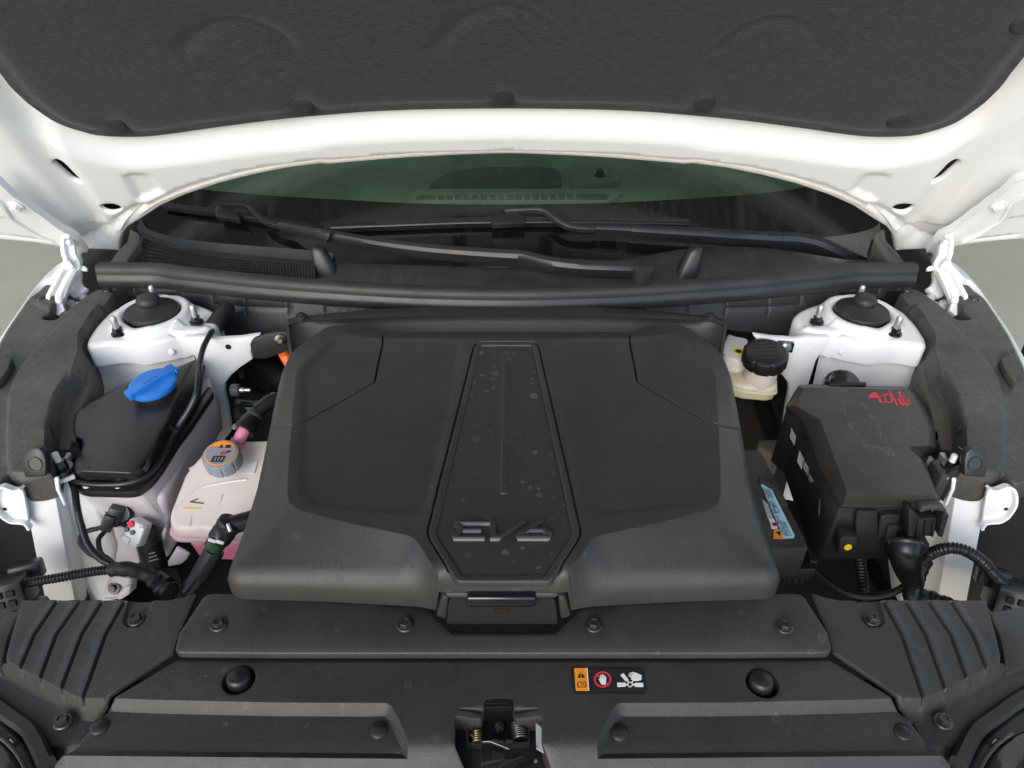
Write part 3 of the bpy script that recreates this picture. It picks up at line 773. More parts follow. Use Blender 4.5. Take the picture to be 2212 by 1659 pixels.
# end pieces beside the glass
for sgn in (-1, 1):
    e = [Z(u, v, z) for (u, v), z in zip(cL((40, 812), (110, 735), (190, 640), (205, 545), (270, 590), (285, 640), (225, 720), (165, 812)), (.965, .975, .99, 1.0, .995, .985, .975, .965))]
    m = MB().slab(e, (0, .0, -.05), .005)
    (m if sgn < 0 else m.mirrored()).build('cowl_end', M['plastic_dusty'], cowl)
    e = [Z(u, v, z) for (u, v), z in zip(cL((130, 815), (225, 722), (283, 640), (300, 620), (292, 700), (288, 812)), (.958,) * 6)]
    m = MB().slab(e, (0, 0, -.03), .002)
    (m if sgn < 0 else m.mirrored()).build('cowl_cheek', M['dark'], cowl)
    # stoppers
    b0 = Z(707, 590, .955); 
    rows = []
    for h, w, dp in ((-.01, .0185, .016), (.010, .0165, .014), (.022, .0145, .012), (.034, .0115, .010), (.040, .0095, .0085), (.043, .006, .006)):
        rows.append([b0 + V((w * math.copysign(abs(math.cos(a)) ** .6, math.cos(a)) - h * .25, dp * math.copysign(abs(math.sin(a)) ** .6, math.sin(a)) + h * .15, h)) for a in [2 * math.pi * k / 20 for k in range(20)]])
    m = MB().loft(rows, True, True)
    (m if sgn < 0 else m.mirrored()).build('hood_rest', M['plastic_smooth'], cowl, label='tapered black rest post, %s of the two on the cowl' % ('the one beside the mesh grille' if sgn < 0 else 'the one away from the mesh grille'))
# grommet sleeve on the cowl's left end with the washer tube going in
gs_a, gs_b = Z(*cA((1800, 620))[0], .925), Z(*cA((1690, 790))[0], .915)
gm = MB().tube([gs_a, gs_a.lerp(gs_b, .5), gs_b], [.0125, .0135, .0140], 18)
gm.build('tube_sleeve', M['plastic_smooth'], cowl)
MB().lathe([(0, .0004), (.0085, .0004), (.0095, -.002)], gs_b, (gs_b - gs_a), 16).build('sleeve_mouth', M['dark'], cowl)
# push clips on the front edge of the cowl
for u, v in ((2 * 1094 - 1655, 0),): pass

# wipers on the glass
wsec = [(-1, -.5), (-.75, .3), (-.3, .5), (.3, .5), (.75, .3), (1, -.5), (.9, -.6), (-.9, -.6)]
def wpath(pts, fr=WF): return [Z(u, v, o) if o > .5 else fr.at(u, v, o) for (u, v), o in pts]
wp = thing('wiper', (0.25, 1.05, .95), None, None, parent=car); wp['label'] = 'long wiper arm pivoting beside the right rest post, blade towards the left'
pts = list(zip(cM((1972, 672), (1880, 672), (1750, 670), (1550, 660), (1400, 640), (1290, 612), (1245, 605)), (.990, .991, .992, .993, .994, .995, .995)))
p1 = cr(wpath(pts), 4)
MB().sweep(p1, wsec, WF.n, True, [(.0125 - .002 * i / len(p1), .022) for i in range(len(p1))]).build('arm_head', M['plastic_smooth'], wp)
pts = list(zip(cM((1240, 604), (1000, 590), (700, 565), (400, 525), (100, 470)) + cL((1640, 600), (1300, 530)), (.995, .996, .998, 1.0, 1.003, 1.006, .03)))
p2 = cr(wpath(pts), 5)
MB().sweep(p2, wsec, WF.n, True, [(.0115 - .0045 * i / len(p2), .022 - .008 * i / len(p2)) for i in range(len(p2))]).build('arm', M['plastic_smooth'], wp)
pts = list(zip(cL((1320, 535), (1190, 495), (1110, 425), (1055, 380), (960, 372), (865, 368)), (.029, .029, .029, .027, .026, .026)))
MB().sweep(cr(wpath(pts), 4), wsec, WF.n, True, [(.0065, .009)] * 21).build('arm_tip', M['plastic_smooth'], wp)
MB().lathe([(0, .004), (.012, .004), (.0145, .0025), (.0155, -.002), (.016, -.02)], Z(*cM((1968, 680))[0], .998), (0, -.2, 1), 24).build('pivot_cap', M['plastic_smooth'], wp)
bp = list(zip(cL((440, 382), (640, 412), (830, 436), (1060, 468), (1330, 505), (1600, 560)), (.012,) * 6)); bp = cr(wpath(bp), 4)
MB().sweep(bp, wsec, WF.n, True, [(.0062, .010)] * len(bp)).build('blade', M['rubber_clean'], wp)
MB().sweep([p + WF.n * .004 for p in map(V, bp[:10])], [(-.004, -.002), (.004, -.002), (.004, .002), (-.004, .002)], WF.n).build('blade_spine', M['darksteel'], wp)
q = WF.abs(cL((828, 398), (870, 380), (940, 392), (985, 440), (1010, 470), (1000, 492), (826, 465)), .022)
MB().plate(WF, q, .014, .024, .003).build('blade_connector', M['plastic_smooth'], wp)
wq = thing('wiper', (.6, 1.1, .96), None, None, parent=car); wq['label'] = 'wiper arm coming from the right windscreen corner, blade lying across the middle'
pts = list(zip(cN((1530, 585), (1440, 545), (1330, 490), (1210, 440), (1080, 415), (970, 412)), (.02, .03, .036, .038, .036, .034)))
p1 = cr(wpath(pts), 5)
MB().sweep(p1, wsec, WF.n, True, [(.0140, .027)] * len(p1)).build('arm_head', M['plastic_smooth'], wq)
pts = list(zip(cN((968, 412), (700, 395), (400, 375), (0, 350)) + cM((1900, 447), (1690, 437)), (.034, .033, .032, .03, .028, .027)))
p2 = cr(wpath(pts), 5)
MB().sweep(p2, wsec, WF.n, True, [(.0135 - .005 * i / len(p2), .026 - .012 * i / len(p2)) for i in range(len(p2))]).build('arm', M['plastic_smooth'], wq)
pts = list(zip(cM((1700, 437), (1560, 430), (1480, 395), (1420, 350), (1365, 328), (1250, 330), (1160, 336)), (.027, .027, .027, .027, .026, .026, .026)))
p3 = cr(wpath(pts), 4)
MB().sweep(p3, wsec, WF.n, True, [(.0080 - .0022 * i / len(p3), .008) for i in range(len(p3))]).build('arm_tip', M['darksteel'], wq)
bp = cr(wpath(list(zip(cM((158, 435), (500, 422), (900, 407), (1300, 402), (1700, 403), (2000, 408), (2212, 413)) + cN((342, 305),), (.012,) * 8))), 4)
MB().sweep(bp, wsec, WF.n, True, [(.0072, .011)] * len(bp)).build('blade', M['rubber_clean'], wq)
MB().sweep([V(p) + WF.n * .0045 + WF.e2 * .001 for p in bp[3:-3]], [(-.0042, -.002), (.0042, -.002), (.0042, .002), (-.0042, .002)], WF.n).build('blade_spine', M['darksteel'], wq)
q = WF.abs(cM((1080, 385), (1098, 378), (1125, 345), (1160, 334), (1240, 345), (1262, 372), (1282, 378), (1280, 420), (1085, 428)), .02)
MB().plate(WF, q, .012, .024, .003).build('blade_connector', M['plastic_smooth'], wq)

# fenders: the strip of white skin outside the trim, turning down
fo = cA((-260, 1330), (-120, 1080), (0, 868), (100, 720), (180, 605), (250, 505), (330, 405), (420, 315), (480, 272), (540, 232), (545, 228))
fi = cA((-200, 1340), (-85, 1085), (30, 850), (130, 693), (200, 590), (270, 488), (350, 408), (385, 398), (432, 350), (490, 290), (548, 258))
zz = np.linspace(.90, .985, len(fo))
ro = [Z(u, v, z - .008) for (u, v), z in zip(fo, zz)]; ri = [Z(u, v, z) for (u, v), z in zip(fi, zz)]
rows = [[p + V((.003, 0, -.010)) for p in ri], ri, ro, [p + V((-.012, 0, -.018)) for p in ro], [p + V((-.02, 0, -.08)) for p in ro], [p + V((-.01, 0, -.40)) for p in ro]]
rows = [cr(r, 4) for r in rows]
for sgn in (-1, 1):
    m = MB().loft(rows); m = m if sgn < 0 else m.mirrored()
    m.build('fender', M['paint'], car, 60, fix=False, label='white fender edge curving past the %s hinge' % ('left' if sgn < 0 else 'right'))

# dark tub under everything
mb = MB()
mb.add([(-.62, .2, .50), (.62, .2, .50), (.62, 1.15, .50), (-.62, 1.15, .50)], [[0, 1, 2, 3]])
mb.add([(-.66, 1.02, .50), (.66, 1.02, .50), (.66, 1.075, .91), (-.66, 1.075, .91)], [[0, 1, 2, 3]])
for sx in (-1, 1):
    mb.add([(sx * .86, .15, .45), (sx * .86, 1.0, .45), (sx * .84, 1.0, .86), (sx * .8, .55, .86), (sx * .70, .15, .80)], [[0, 1, 2, 3, 4]])
    mb.add([(sx * .78, 1.38, .5), (sx * .45, 1.34, .5), (sx * .45, 1.34, .90), (sx * .70, 1.38, .90), (sx * .78, 1.38, .88)], [[0, 1, 2, 3, 4]])
mb.add([(-.9, .2, .47), (.9, .2, .47), (.9, 1.3, .47), (-.9, 1.3, .47)], [[0, 1, 2, 3]])
mb.build('bay_tub', M['dark'], car, fix=False)
for sx in (-1, 1):
    m = MB(); m.add([(-.66, .40, .45), (-.66, .95, .45), (-.70, .95, .84), (-.74, .62, .84), (-.72, .40, .80)], [[0, 1, 2, 3, 4]])
    m.add([(-.90, .635, .55), (-.585, .635, .55), (-.575, .68, .86), (-.90, .68, .86)], [[0, 1, 2, 3]])
    (m if sx < 0 else m.mirrored()).build('wheel_arch_liner', M['felt'], car, fix=False)
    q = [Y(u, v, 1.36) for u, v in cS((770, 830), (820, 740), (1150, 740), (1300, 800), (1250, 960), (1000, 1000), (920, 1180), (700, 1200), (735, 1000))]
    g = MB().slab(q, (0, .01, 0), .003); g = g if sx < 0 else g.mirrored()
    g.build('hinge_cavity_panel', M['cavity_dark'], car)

# strut towers
def tower(sgn):
    fx = (lambda m: m) if sgn < 0 else (lambda m: m.mirrored())
    zt = .925
    rim = [Z(u, v, zt) for u, v in cA((880, 640), (760, 760), (690, 870), (676, 915), (700, 930), (900, 895), (1130, 905), (1300, 880), (1420, 845), (1560, 838), (1680, 800), (1760, 700), (1690, 640), (1560, 590), (1300, 560), (1050, 575))]
    rim = [(p.x, p.y, p.z) for p in rim]
    T = hz(zt); c = T.ab(*cA((1200, 655))[0], .012)
    ab = rnd([(p[0], p[1]) for p in rim], .02)
    fe = [('poly', circ(c, .0580, 48), .013, .012)]
    ln = T.abs(cA((1360, 835), (1480, 872), (1500, 960))); fe.append(('line', ln, -.003, .004))
    fe.append(('poly', T.abs(cA((1350, 830), (1420, 775), (1700, 790), (1600, 850))), .004, .006))
    fe.append(('line', T.abs(cA((1060, 840), (1100, 880))), -.004, .02))
    hole = circ(c, .0405, 40)
    tw = fx(relief(T, ab, fe, res=.006, skirt=.03, er=.007, holes=[hole], hskirt=.012)).build('strut_tower', M['paint'], car, 60, label='white strut tower on the %s side' % ('washer tank' if sgn < 0 else 'fuse box'))
    # front wall of the tower
    fw0 = [Z(u, v, zt - .012) for u, v in cA((690, 905), (700, 935), (900, 905), (1130, 912), (1300, 888), (1440, 860), (1500, 870))]
    rows = []
    for dz, dy in ((.0, .006), (-.012, .0), (-.022, -.004), (-.026, -.006), (-.028, -.002), (-.12, -.012), (-.32, -.02)):
        rows.append(cr([p + V((0, dy, dz)) for p in fw0], 4))
    fx(MB().loft(rows)).build('tower_wall', M['paint'], tw, 60, fix=False)
    mb = MB()
    for x, y in ((820, 1005), (970, 1003), (1090, 1005), (1130, 1042), (1240, 1000), (1355, 978)):
        p = Y(*cA((x, y))[0], fw0[3].y - .006); mb.lathe([(0, .002), (.004, .0016), (.0055, 0)], p, (0, -1, .1), 12)
    fx(mb).build('spot_weld', M['paint'], tw)
    # cap
    cc = T.p(c[0], c[1], .0)
    fx(MB().lathe([(0, .041), (.009, .040), (.0145, .037), (.0172, .032), (.0170, .027), (.0155, .0245), (.018, .022), (.030, .0185), (.0385, .015), (.0395, .012), (.0385, .008), (.03, .004)], cc, (0, 0, 1), 36)).build('strut_cap', M['rubber'], tw)
    fx(MB().lathe([(0, -.004), (.042, -.004)], cc, (0, 0, 1), 30)).build('cap_recess', M['dark'], tw)
    for (x, y, s) in ((940, 835, 1), (1558, 745, 1), (1235, 585, 0)):
        p = T.at(*cA((x, y))[0], .004)
        nut = MB().lathe([(.0001, .003), (.0098, .0028), (.0104, 0)], p, (0, 0, 1), 20).lathe([(.0001, .011), (.0062, .011), (.0070, .010), (.0073, .002)], p, (0, 0, 1), 6) if s else MB()
        st = fx(MB().lathe([(.0001, .030), (.0028, .0298), (.0045, .027), (.0047, .024), (.0040, .0235), (.0045, .021), (.0048, .004)], p, (0, 0, 1), 14)).build('stud', M['zinc'], tw)
        if s: fx(nut).build('nut', M['gloss'], tw, 30)
    # inner side panel with the arch
    yy = .905
    q = [Y(u, v, yy) for u, v in cA((1440, 865), (1620, 862), (1720, 880), (1900, 870), (2060, 845), (1995, 930), (1985, 985), (2005, 1035), (1900, 1105), (1830, 1165), (1780, 1230), (1778, 1300), (1800, 1400), (1830, 1610), (1740, 1720), (1660, 1600), (1640, 1300), (1560, 1050))]
    fx(MB().slab(q, (0, .012, 0), .003)).build('inner_panel', M['paint'], car, label='white inner side panel with an arched cutout, %s side' % ('washer tank' if sgn < 0 else 'fuse box'))
tower(-1); tower(1)
hp = Y(*cA((1808, 937))[0], .9045)
MB().lathe([(0, .0008), (.0042, .0008), (.0044, 0)], hp, (0, -1, 0), 14).build('panel_hole', M['dark'], car)

# side trim panels between fender and bay
def apron(sgn):
    fx = (lambda m: m) if sgn < 0 else (lambda m: m.mirrored())
    AF = Fr((0, .63, .90), (1, 0, 0), (0, 1, .095))
    o = cA((380, 405), (440, 440), (465, 490), (430, 600), (395, 660), (345, 690), (335, 712), (380, 722), (440, 718), (480, 690), (540, 640), (640, 560), (720, 505), (790, 470), (900, 505), (925, 560), (860, 640), (770, 720), (700, 840), (672, 910), (690, 985), (690, 1090), (670, 1200), (625, 1320), (590, 1440), (560, 1610))
    o += cB((530, 80), (505, 180), (478, 255), (440, 330), (425, 440), (420, 468), (165, 492), (75, 462), (70, 420), (10, 480), (-60, 520), (-300, 420), (-300, -350))
    o += cA((-400, 1520), (-200, 1330), (-85, 1085), (30, 850), (130, 693), (200, 590), (270, 488), (330, 420))
    ab = rnd(AF.abs(o), .006, 3)
    ridge = AF.abs(cA((330, 880), (250, 980), (160, 1090), (90, 1200), (55, 1330), (45, 1620)) + cB((45, 300), (75, 430), (430, 440), (470, 240)) + cA((560, 1500), (590, 1300), (650, 1160), (660, 1000), (640, 900), (690, 800), (760, 690), (820, 600), (700, 580), (480, 740)), .008)
    inn = AF.abs(cA((905, 520), (860, 590), (760, 690), (650, 870), (650, 1000), (600, 1170), (520, 1240), (455, 1350), (430, 1450), (408, 1610)) + cB((400, 60), (395, 250), (440, 300), (560, 100)) + cA((600, 1500), (700, 1200), (720, 950), (720, 860), (960, 560)))
    plug = AF.ab(*cA((325, 578))[0])
    shl = AF.abs(cA((268, 560), (390, 430), (440, 440), (450, 520), (420, 660), (300, 620)))
    fe = [('poly', ridge, .009, .006), ('poly', inn, -.028, .007), ('poly', shl, .004, .006), ('dome', plug, .004, .018), ('line', AF.abs(cA((0, 985), (90, 1020), (60, 1110), (0, 1190))), -.004, .010), ('line', AF.abs(cA((560, 1180), (450, 1350), (410, 1600))), -.002, .003)]
    ap = fx(relief(AF, ab, fe, res=.005, skirt=.035, er=.003)).build('side_trim', M['plastic_dusty'], car, 60, label='dusty black side trim between the %s fender and the bay' % ('left' if sgn < 0 else 'right'))
    fx(MB().lathe([(0, .002), (.0065, .002), (.0075, .001), (.0080, -.003)], AF.p(plug[0], plug[1], .007), AF.n, 20)).build('push_clip', M['plastic_smooth'], ap)
    p2 = AF.at(*cA((845, 482))[0], .002)
    fx(MB().lathe([(0, .0015), (.006, .0015), (.0072, .0), (.0075, -.003)], p2, AF.n, 18)).build('push_clip', M['plastic_smooth'], ap)
    # fin at the frame edge
    q = AF.abs(cA((-40, 985), (0, 985), (92, 1022), (60, 1110), (0, 1192), (-40, 1230)), .012)
    fx(MB().plate(AF, q, .012, .012, .002)).build('trim_fin', M['plastic_dusty'], ap)
    # standing tab with its plug at the front end
    tf = Fr(AF.at(*cB((265, 465))[0], .012), (1, 0, 0), (0, .42, .90))
    tabp = tf.abs(cB((190, 468), (172, 330), (185, 275), (225, 235), (265, 222), (310, 232), (345, 270), (360, 330), (362, 455)))
    fx(MB().plate(tf, tabp, .012, .0, .003)).build('locating_tab', M['plastic_smooth'], ap)
    pc = tf.at(*cB((280, 355))[0], .0)
    fx(MB().lathe([(0, .0005), (.0075, .0005), (.0078, .0016), (.0084, .0016), (.0087, 0)], pc, tf.n, 24)).build('tab_plug', M['plastic_smooth'], ap)
    # support post with bracket (white painted, below the trim)
    t4 = [Z(u, v, .893) for u, v in cB((160, 492), (415, 472))]; b4 = [Z(u, v, .66) for u, v in cB((375, 1550), (612, 1550))]
    pf = MB().prism([b4[0], b4[1], b4[1] + V((0, .07, 0)), b4[0] + V((0, .07, 0))], [t4[0], t4[1], t4[1] + V((0, .05, .0)), t4[0] + V((0, .05, 0))], .003)
    post = fx(pf).build('support_post', M['paint_dirty'], car, 40, label='white support post at the front %s of the bay' % ('left' if sgn < 0 else 'right'))
    br = [Y(u, v, .625) for u, v in cB((170, 545), (150, 560), (110, 563), (60, 545), (20, 535), (-25, 560), (-40, 620), (-30, 690), (20, 765), (60, 795), (100, 812), (190, 820), (225, 850), (232, 870), (212, 720), (190, 600))]
    fx(MB().slab(br, (0, .004, 0), .001)).build('post_bracket', M['paint'], post)
    rim = cr([Y(u, v, .621) for u, v in cB((170, 545), (150, 560), (110, 563), (60, 545), (20, 535), (-25, 560), (-40, 620), (-30, 690), (20, 765), (60, 795), (100, 812), (190, 820), (225, 850), (232, 870))], 4)
    fx(MB().sweep(rim, [(-.0016, -.005), (.0016, -.005), (.0016, .003), (-.0016, .003)], (0, -1, .2))).build('bracket_rim', M['paint'], post)
    fx(MB().lathe([(0, .0008), (.0022, .0008), (.0023, 0)], Y(*cB((38, 712))[0], .6245), (0, -1, 0), 12)).build('bracket_hole', M['dark'], post)
    # grey pillar beside it
    gp = [Y(u, v, .66) for u, v in cB((480, 480), (560, 480), (640, 600), (760, 640), (900, 1080), (860, 1550), (590, 1550), (510, 760))]
    fx(MB().slab(gp, (0, .05, 0), .012, 3)).build('inner_pillar', M['paint'], car)
    # small white angle bracket on top
    q = [Z(u, v, .888) for u, v in cB((422, 455), (540, 432), (585, 425), (590, 445), (470, 490), (425, 480))]
    fx(MB().slab(q, (0, 0, -.006), .0015)).build('angle_bracket', M['paint'], post)
    q = [Y(u, v, .636) for u, v in cB((425, 470), (460, 470), (470, 560), (522, 680), (505, 695), (440, 560))]
    fx(MB().slab(q, (0, .004, 0), .001)).build('bracket_leg', M['paint'], post)
apron(-1); apron(1)
# ------------------------------------------------------------------ shared small parts
def bolt_mb(r=.0078, w=.0165, h=.0085, dish=True):
    m = MB().lathe([(.0001, .0022), (w * .62, .0020), (w * .70, .0012), (w * .72, -.001)], (0, 0, 0), (0, 0, 1), 24)
    m.lathe([(.0001, h * .8), (r * .55, h * .8), (r * .62, h), (r * .92, h), (r, h * .88), (r * 1.02, .002)], (0, 0, 0), (0, 0, 1), 6)
    return m
BOLT = proto(bolt_mb(.0056, .0118, .0068), 'bolt', M['darksteel'], 30)
PUSH = proto(MB().lathe([(.0001, .0042), (.0045, .0030), (.0070, .0022), (.0080, .0010), (.0082, -.002)], (0, 0, 0), (0, 0, 1), 26), 'push_clip', M['plastic_smooth'], 50)
def text(s, fr, uv0, uv1, mat, name, parent, off, height=None):
    """Flat lettering lying on a frame from pixel uv0 to uv1 (baseline), scaled to fit that length."""
    cu = bpy.data.curves.new('lettering', 'FONT'); cu.body = s; cu.size = 1; cu.resolution_u = 2
    ob = bpy.data.objects.new('lettering', cu); COL.objects.link(ob)
    dg = bpy.context.evaluated_depsgraph_get(); me = bpy.data.meshes.new_from_object(ob.evaluated_get(dg))
    bpy.data.objects.remove(ob); vs = [v.co.copy() for v in me.vertices]; fs = [list(p.vertices) for p in me.polygons]
    bpy.data.meshes.remove(me)
    w = max(v.x for v in vs) or 1
    a, b = np.array(fr.ab(*uv0, off)), np.array(fr.ab(*uv1, off)); d = (b - a); L = np.linalg.norm(d); d /= L; n = np.array([-d[1], d[0]])
    k = L / w; ky = k if height is None else height
    m = MB(); m.add([fr.p(*(a + d * v.x * k + n * v.y * ky), off) for v in vs], fs)
    return m.build(name, mat, parent, fix=False)

# ------------------------------------------------------------------ front storage lid with its surround
LF = hz(.975)
sur = thing('storage_surround', (0, .92, .90), 'black arched surround wall behind the front storage lid', 'trim panel')
bk = cG((244, 60), (330, 45), (600, 20), (850, 8), (1150, 4)); crn = cG((243, 84), (330, 66), (600, 54), (850, 46), (1150, 44)); mid = cG((252, 130), (340, 95), (600, 80), (850, 74), (1150, 72)); low = cG((262, 230), (350, 190), (600, 150), (850, 140), (1150, 140))
def symrow(uv, z, dy=0):
    P = [Z(u, v, z) for u, v in uv]; P[-1].x = 0
    P = [p + V((0, dy, 0)) for p in P]
    return cr(P + [V((-p.x, p.y, p.z)) for p in P[-2::-1]], 5)
rows = [symrow(bk, .953, .012), symrow(bk, .955), symrow(crn, .957, .006), symrow(crn, .957), symrow(crn, .953, -.004), symrow(mid, .945), symrow(low, .925)]
rows[0] = [(p[0], p[1], p[2] - .02) for p in rows[0]]
MB().loft(rows).build('surround_wall', M['plastic_lid'], sur, 50, fix=False)
for sgn in (-1, 1):
    q = [Z(*cG((243, 84))[0], .957), Z(*cG((250, 78))[0], .957), Z(*cG((272, 225))[0], .93), Z(*cG((262, 232))[0], .93), Z(*cG((258, 220))[0], .925)]
    e = [V(p) for p in q]
    m = MB().sweep([e[0], e[0].lerp(e[3], .5), e[3], e[3] + V((-.003, -.02, -.03))], [(-.002, -.012), (.002, -.012), (.002, .003), (-.002, .003)])
    (m if sgn < 0 else m.mirrored()).build('surround_end', M['plastic_lid'], sur)
cm = MB().lathe([(.0001, .007), (.004, .007), (.0045, .004), (.0075, .0035), (.008, .0005), (.010, .0), (.0105, -.003)], (0, 0, 0), (0, 0, 1), 18)
me = proto(cm, 'push_clip', M['plastic_smooth'])
for u, v in cG((303, 52), (1997, 52)): inst(me, 'push_clip', sur, Z(u, v, .958))

lid = thing('front_storage_cover', (0, .62, .90), 'large black front storage lid with a textured spine and raised emblem', 'cover')
E0 = -.030
lo = [(704, 720), (640, 770), (622, 795), (608, 830), (590, 900), (571, 978), (550, 1060), (520, 1150), (494, 1216), (484, 1243), (504, 1256), (700, 1262), (905, 1273), (948, 1283)]
ab = LF.abs(lo, E0)
rear = LF.abs(cG((410, 97), (555, 92), (600, 106), (640, 125), (900, 124), (1150, 123)), -.02)
rear[-1] = (0.0, rear[-1][1])
left = [rear[5 - i] for i in range(6)] + ab[1:]
lidout = left + [(-a, b) for a, b in left[::-1]][:-1]
lidout = rnd(lidout, .012, 4)
pl = LF.abs(cG((470, 118), (400, 150), (300, 235), (278, 300), (262, 480), (246, 700), (243, 790), (255, 826), (295, 852), (500, 905), (745, 955), (775, 972), (800, 1010), (860, 1110), (892, 1188), (905, 1205)), 0)
platl = [(0.0, LF.ab(*cG((1150, 140))[0])[1])] + [LF.ab(*cG((640, 140))[0])] + pl
plat = platl + [(-a, b) for a, b in platl[::-1]][:-1]
plat = rnd(plat, .014, 4)
def lidbase(P):
    dp = np.maximum(-sdf(P, plat), 0); do = np.maximum(sdf(P, lidout), 0)
    t = dp / (dp + do + 1e-9)
    drop = .012 + .016 * sst((.78 - P[:, 1]) / .26)
    return -drop * t
rec = rnd(LF.abs(cG((312, 262), (430, 150), (620, 142), (900, 142), (960, 160), (940, 330), (838, 790), (800, 862), (560, 845), (345, 826), (300, 775)), 0), .012, 4)
seam = cr(LF.abs(cG((641, 118), (636, 160), (618, 240), (606, 300), (592, 318), (450, 400), (330, 464), (285, 488), (250, 497)), 0) + [LF.ab(*cG((158, 518))[0], -.02)], 2)
emo = rnd(LF.abs(cG((1015, 160), (1033, 151), (1150, 150)), 0) + [], .001) if False else None
eml = LF.abs(cG((1148, 151), (1036, 152), (1016, 168), (988, 280), (940, 470), (870, 740), (836, 880), (820, 942), (836, 980), (935, 1140), (955, 1150), (1148, 1151)), .0)
ec = LF.ab(*cG((1148, 500))[0])[0]
def symab(pts, c): return pts + [(2 * c - a, b) for a, b in pts[::-1]][1:-1]
emout = rnd(symab(eml, ec), .006, 4)
lf = [('fn', lidbase), ('poly', rec, -.0036, .009), ('poly', [(2 * ec - a, b) for a, b in rec], -.0036, .009), ('poly', plat, 0, .002), ('line', seam, -.005, .0014), ('line', [(2 * ec - a, b) for a, b in seam], -.005, .0014), ('poly', emout, -.006, .0015)]
relief(LF, lidout, lf, res=.0065, skirt=.017, er=.011).build('lid_shell', M['plastic_lid'], lid, 50)
ep_o = contour(emout, .0012, .006)
ins = contour(emout, .0085, .006)
EPF = hz(.9745)
emb = relief(EPF, ep_o, [('poly', ins, -.0022, .0015)], res=.01, skirt=.006, er=.0015).build('emblem_panel', M['plastic_lid'], lid, 50)
spi = LF.abs(cG((1139, 190), (1160, 190), (1158, 300), (1146, 780), (1129, 780), (1136, 500)))
insf = contour(ins, .0007, .006)
relief(EPF, insf, [('poly', spi, .0022, .0015)], res=.01, skirt=.002, er=.0006, base=lambda a, b: -.0016 + 0 * a).build('textured_insert', M['hex'], emb, 50)
strokes = [((500, 167), (1012, 167), (1012, 190), (545, 190), (480, 187)), ((478, 186), (545, 189), (562, 200), (604, 264), (528, 280), (470, 206)), ((560, 263), (838, 263), (838, 287), (600, 288), (560, 300)), ((528, 275), (602, 285), (532, 362), (468, 388), (446, 352)), ((462, 362), (892, 362), (872, 389), (470, 389)), ((946, 186), (1015, 178), (1016, 345), (1032, 356), (1062, 352), (1340, 171), (1426, 171), (1095, 378), (1060, 391), (946, 391)), ((1274, 352), (1556, 171), (1632, 176), (1512, 250), (1440, 292), (1366, 350)), ((1452, 263), (1640, 263), (1622, 291), (1432, 293)), ((1620, 264), (1646, 263), (1745, 336), (1682, 346), (1608, 293)), ((1272, 356), (1742, 344), (1728, 374), (1690, 390), (1296, 390), (1270, 370))]
EC = LF
m = MB()
for i, s_ in enumerate(strokes): m.plate(LF, rnd(LF.abs(cR(*s_), .001), .0008, 2), .004, .0018 + .00012 * i, .0004, 1)
m.build('emblem_letters', M['plastic_lid'], emb)
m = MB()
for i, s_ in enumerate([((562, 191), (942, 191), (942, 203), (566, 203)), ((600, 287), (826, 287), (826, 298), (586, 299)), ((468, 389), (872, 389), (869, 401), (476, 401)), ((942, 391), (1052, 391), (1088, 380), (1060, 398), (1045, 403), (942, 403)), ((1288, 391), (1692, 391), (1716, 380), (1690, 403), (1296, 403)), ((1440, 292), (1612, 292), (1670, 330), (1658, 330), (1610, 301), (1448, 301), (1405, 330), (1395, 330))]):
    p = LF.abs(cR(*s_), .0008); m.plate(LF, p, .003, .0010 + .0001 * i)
m.build('emblem_sky_glint', M['glint_and_sticker'], emb)  # pale strips painting the sky's reflection on the letters' front walls
# pull handle at the front of the lid
hy = Z(1094, 1290, .925).y
def front_poly(uv, y): return [Y(u, v, y) for u, v in uv]
q = front_poly(cH((848, 124), (862, 117), (1298, 117), (1312, 126), (1316, 215), (836, 215)), LF.p(*lidout[0], 0).y)
yb = min(b for a, b in lidout) - .0015
q = front_poly(cH((850, 126), (864, 118), (1300, 118), (1312, 128), (1322, 230), (838, 230)), yb)
MB().slab(q, (0, .004, 0)).build('handle_recess_shade', M['dark'], lid)  # flat dark plate painting the shade of a deep grip pocket
q = front_poly(cH((926, 118), (1228, 118), (1230, 150), (1218, 160), (940, 160), (924, 150)), yb - .006)
MB().slab([p + V((0, 0, 0)) for p in q], (0, .012, .002), .002).build('pull_handle', M['gloss'], lid, label='glossy black pull handle')
q = front_poly(cH((1045, 165), (1110, 165), (1112, 185), (1042, 185)), yb - .001)
MB().slab(q, (0, .004, 0)).build('red_catch', M['darkred'], lid, label='dark red catch under the handle')
for sgn in (-1, 1):
    q = front_poly(cH((792, 198), (815, 120), (826, 108), (848, 112), (846, 128), (838, 212), (818, 206)), yb - .002)
    m = MB().slab(q, (0, .016, 0), .003)
    (m if sgn < 0 else m.mirrored()).build('handle_cheek', M['plastic_lid'], lid)
q = front_poly(cH((826, 106), (850, 98), (1080, 98), (1084, 98), (1310, 98), (1334, 106), (1312, 122), (848, 122)), yb - .001)
MB().slab(q, (0, .012, 0), .0035, 3).build('handle_lip', M['plastic_lid'], lid)

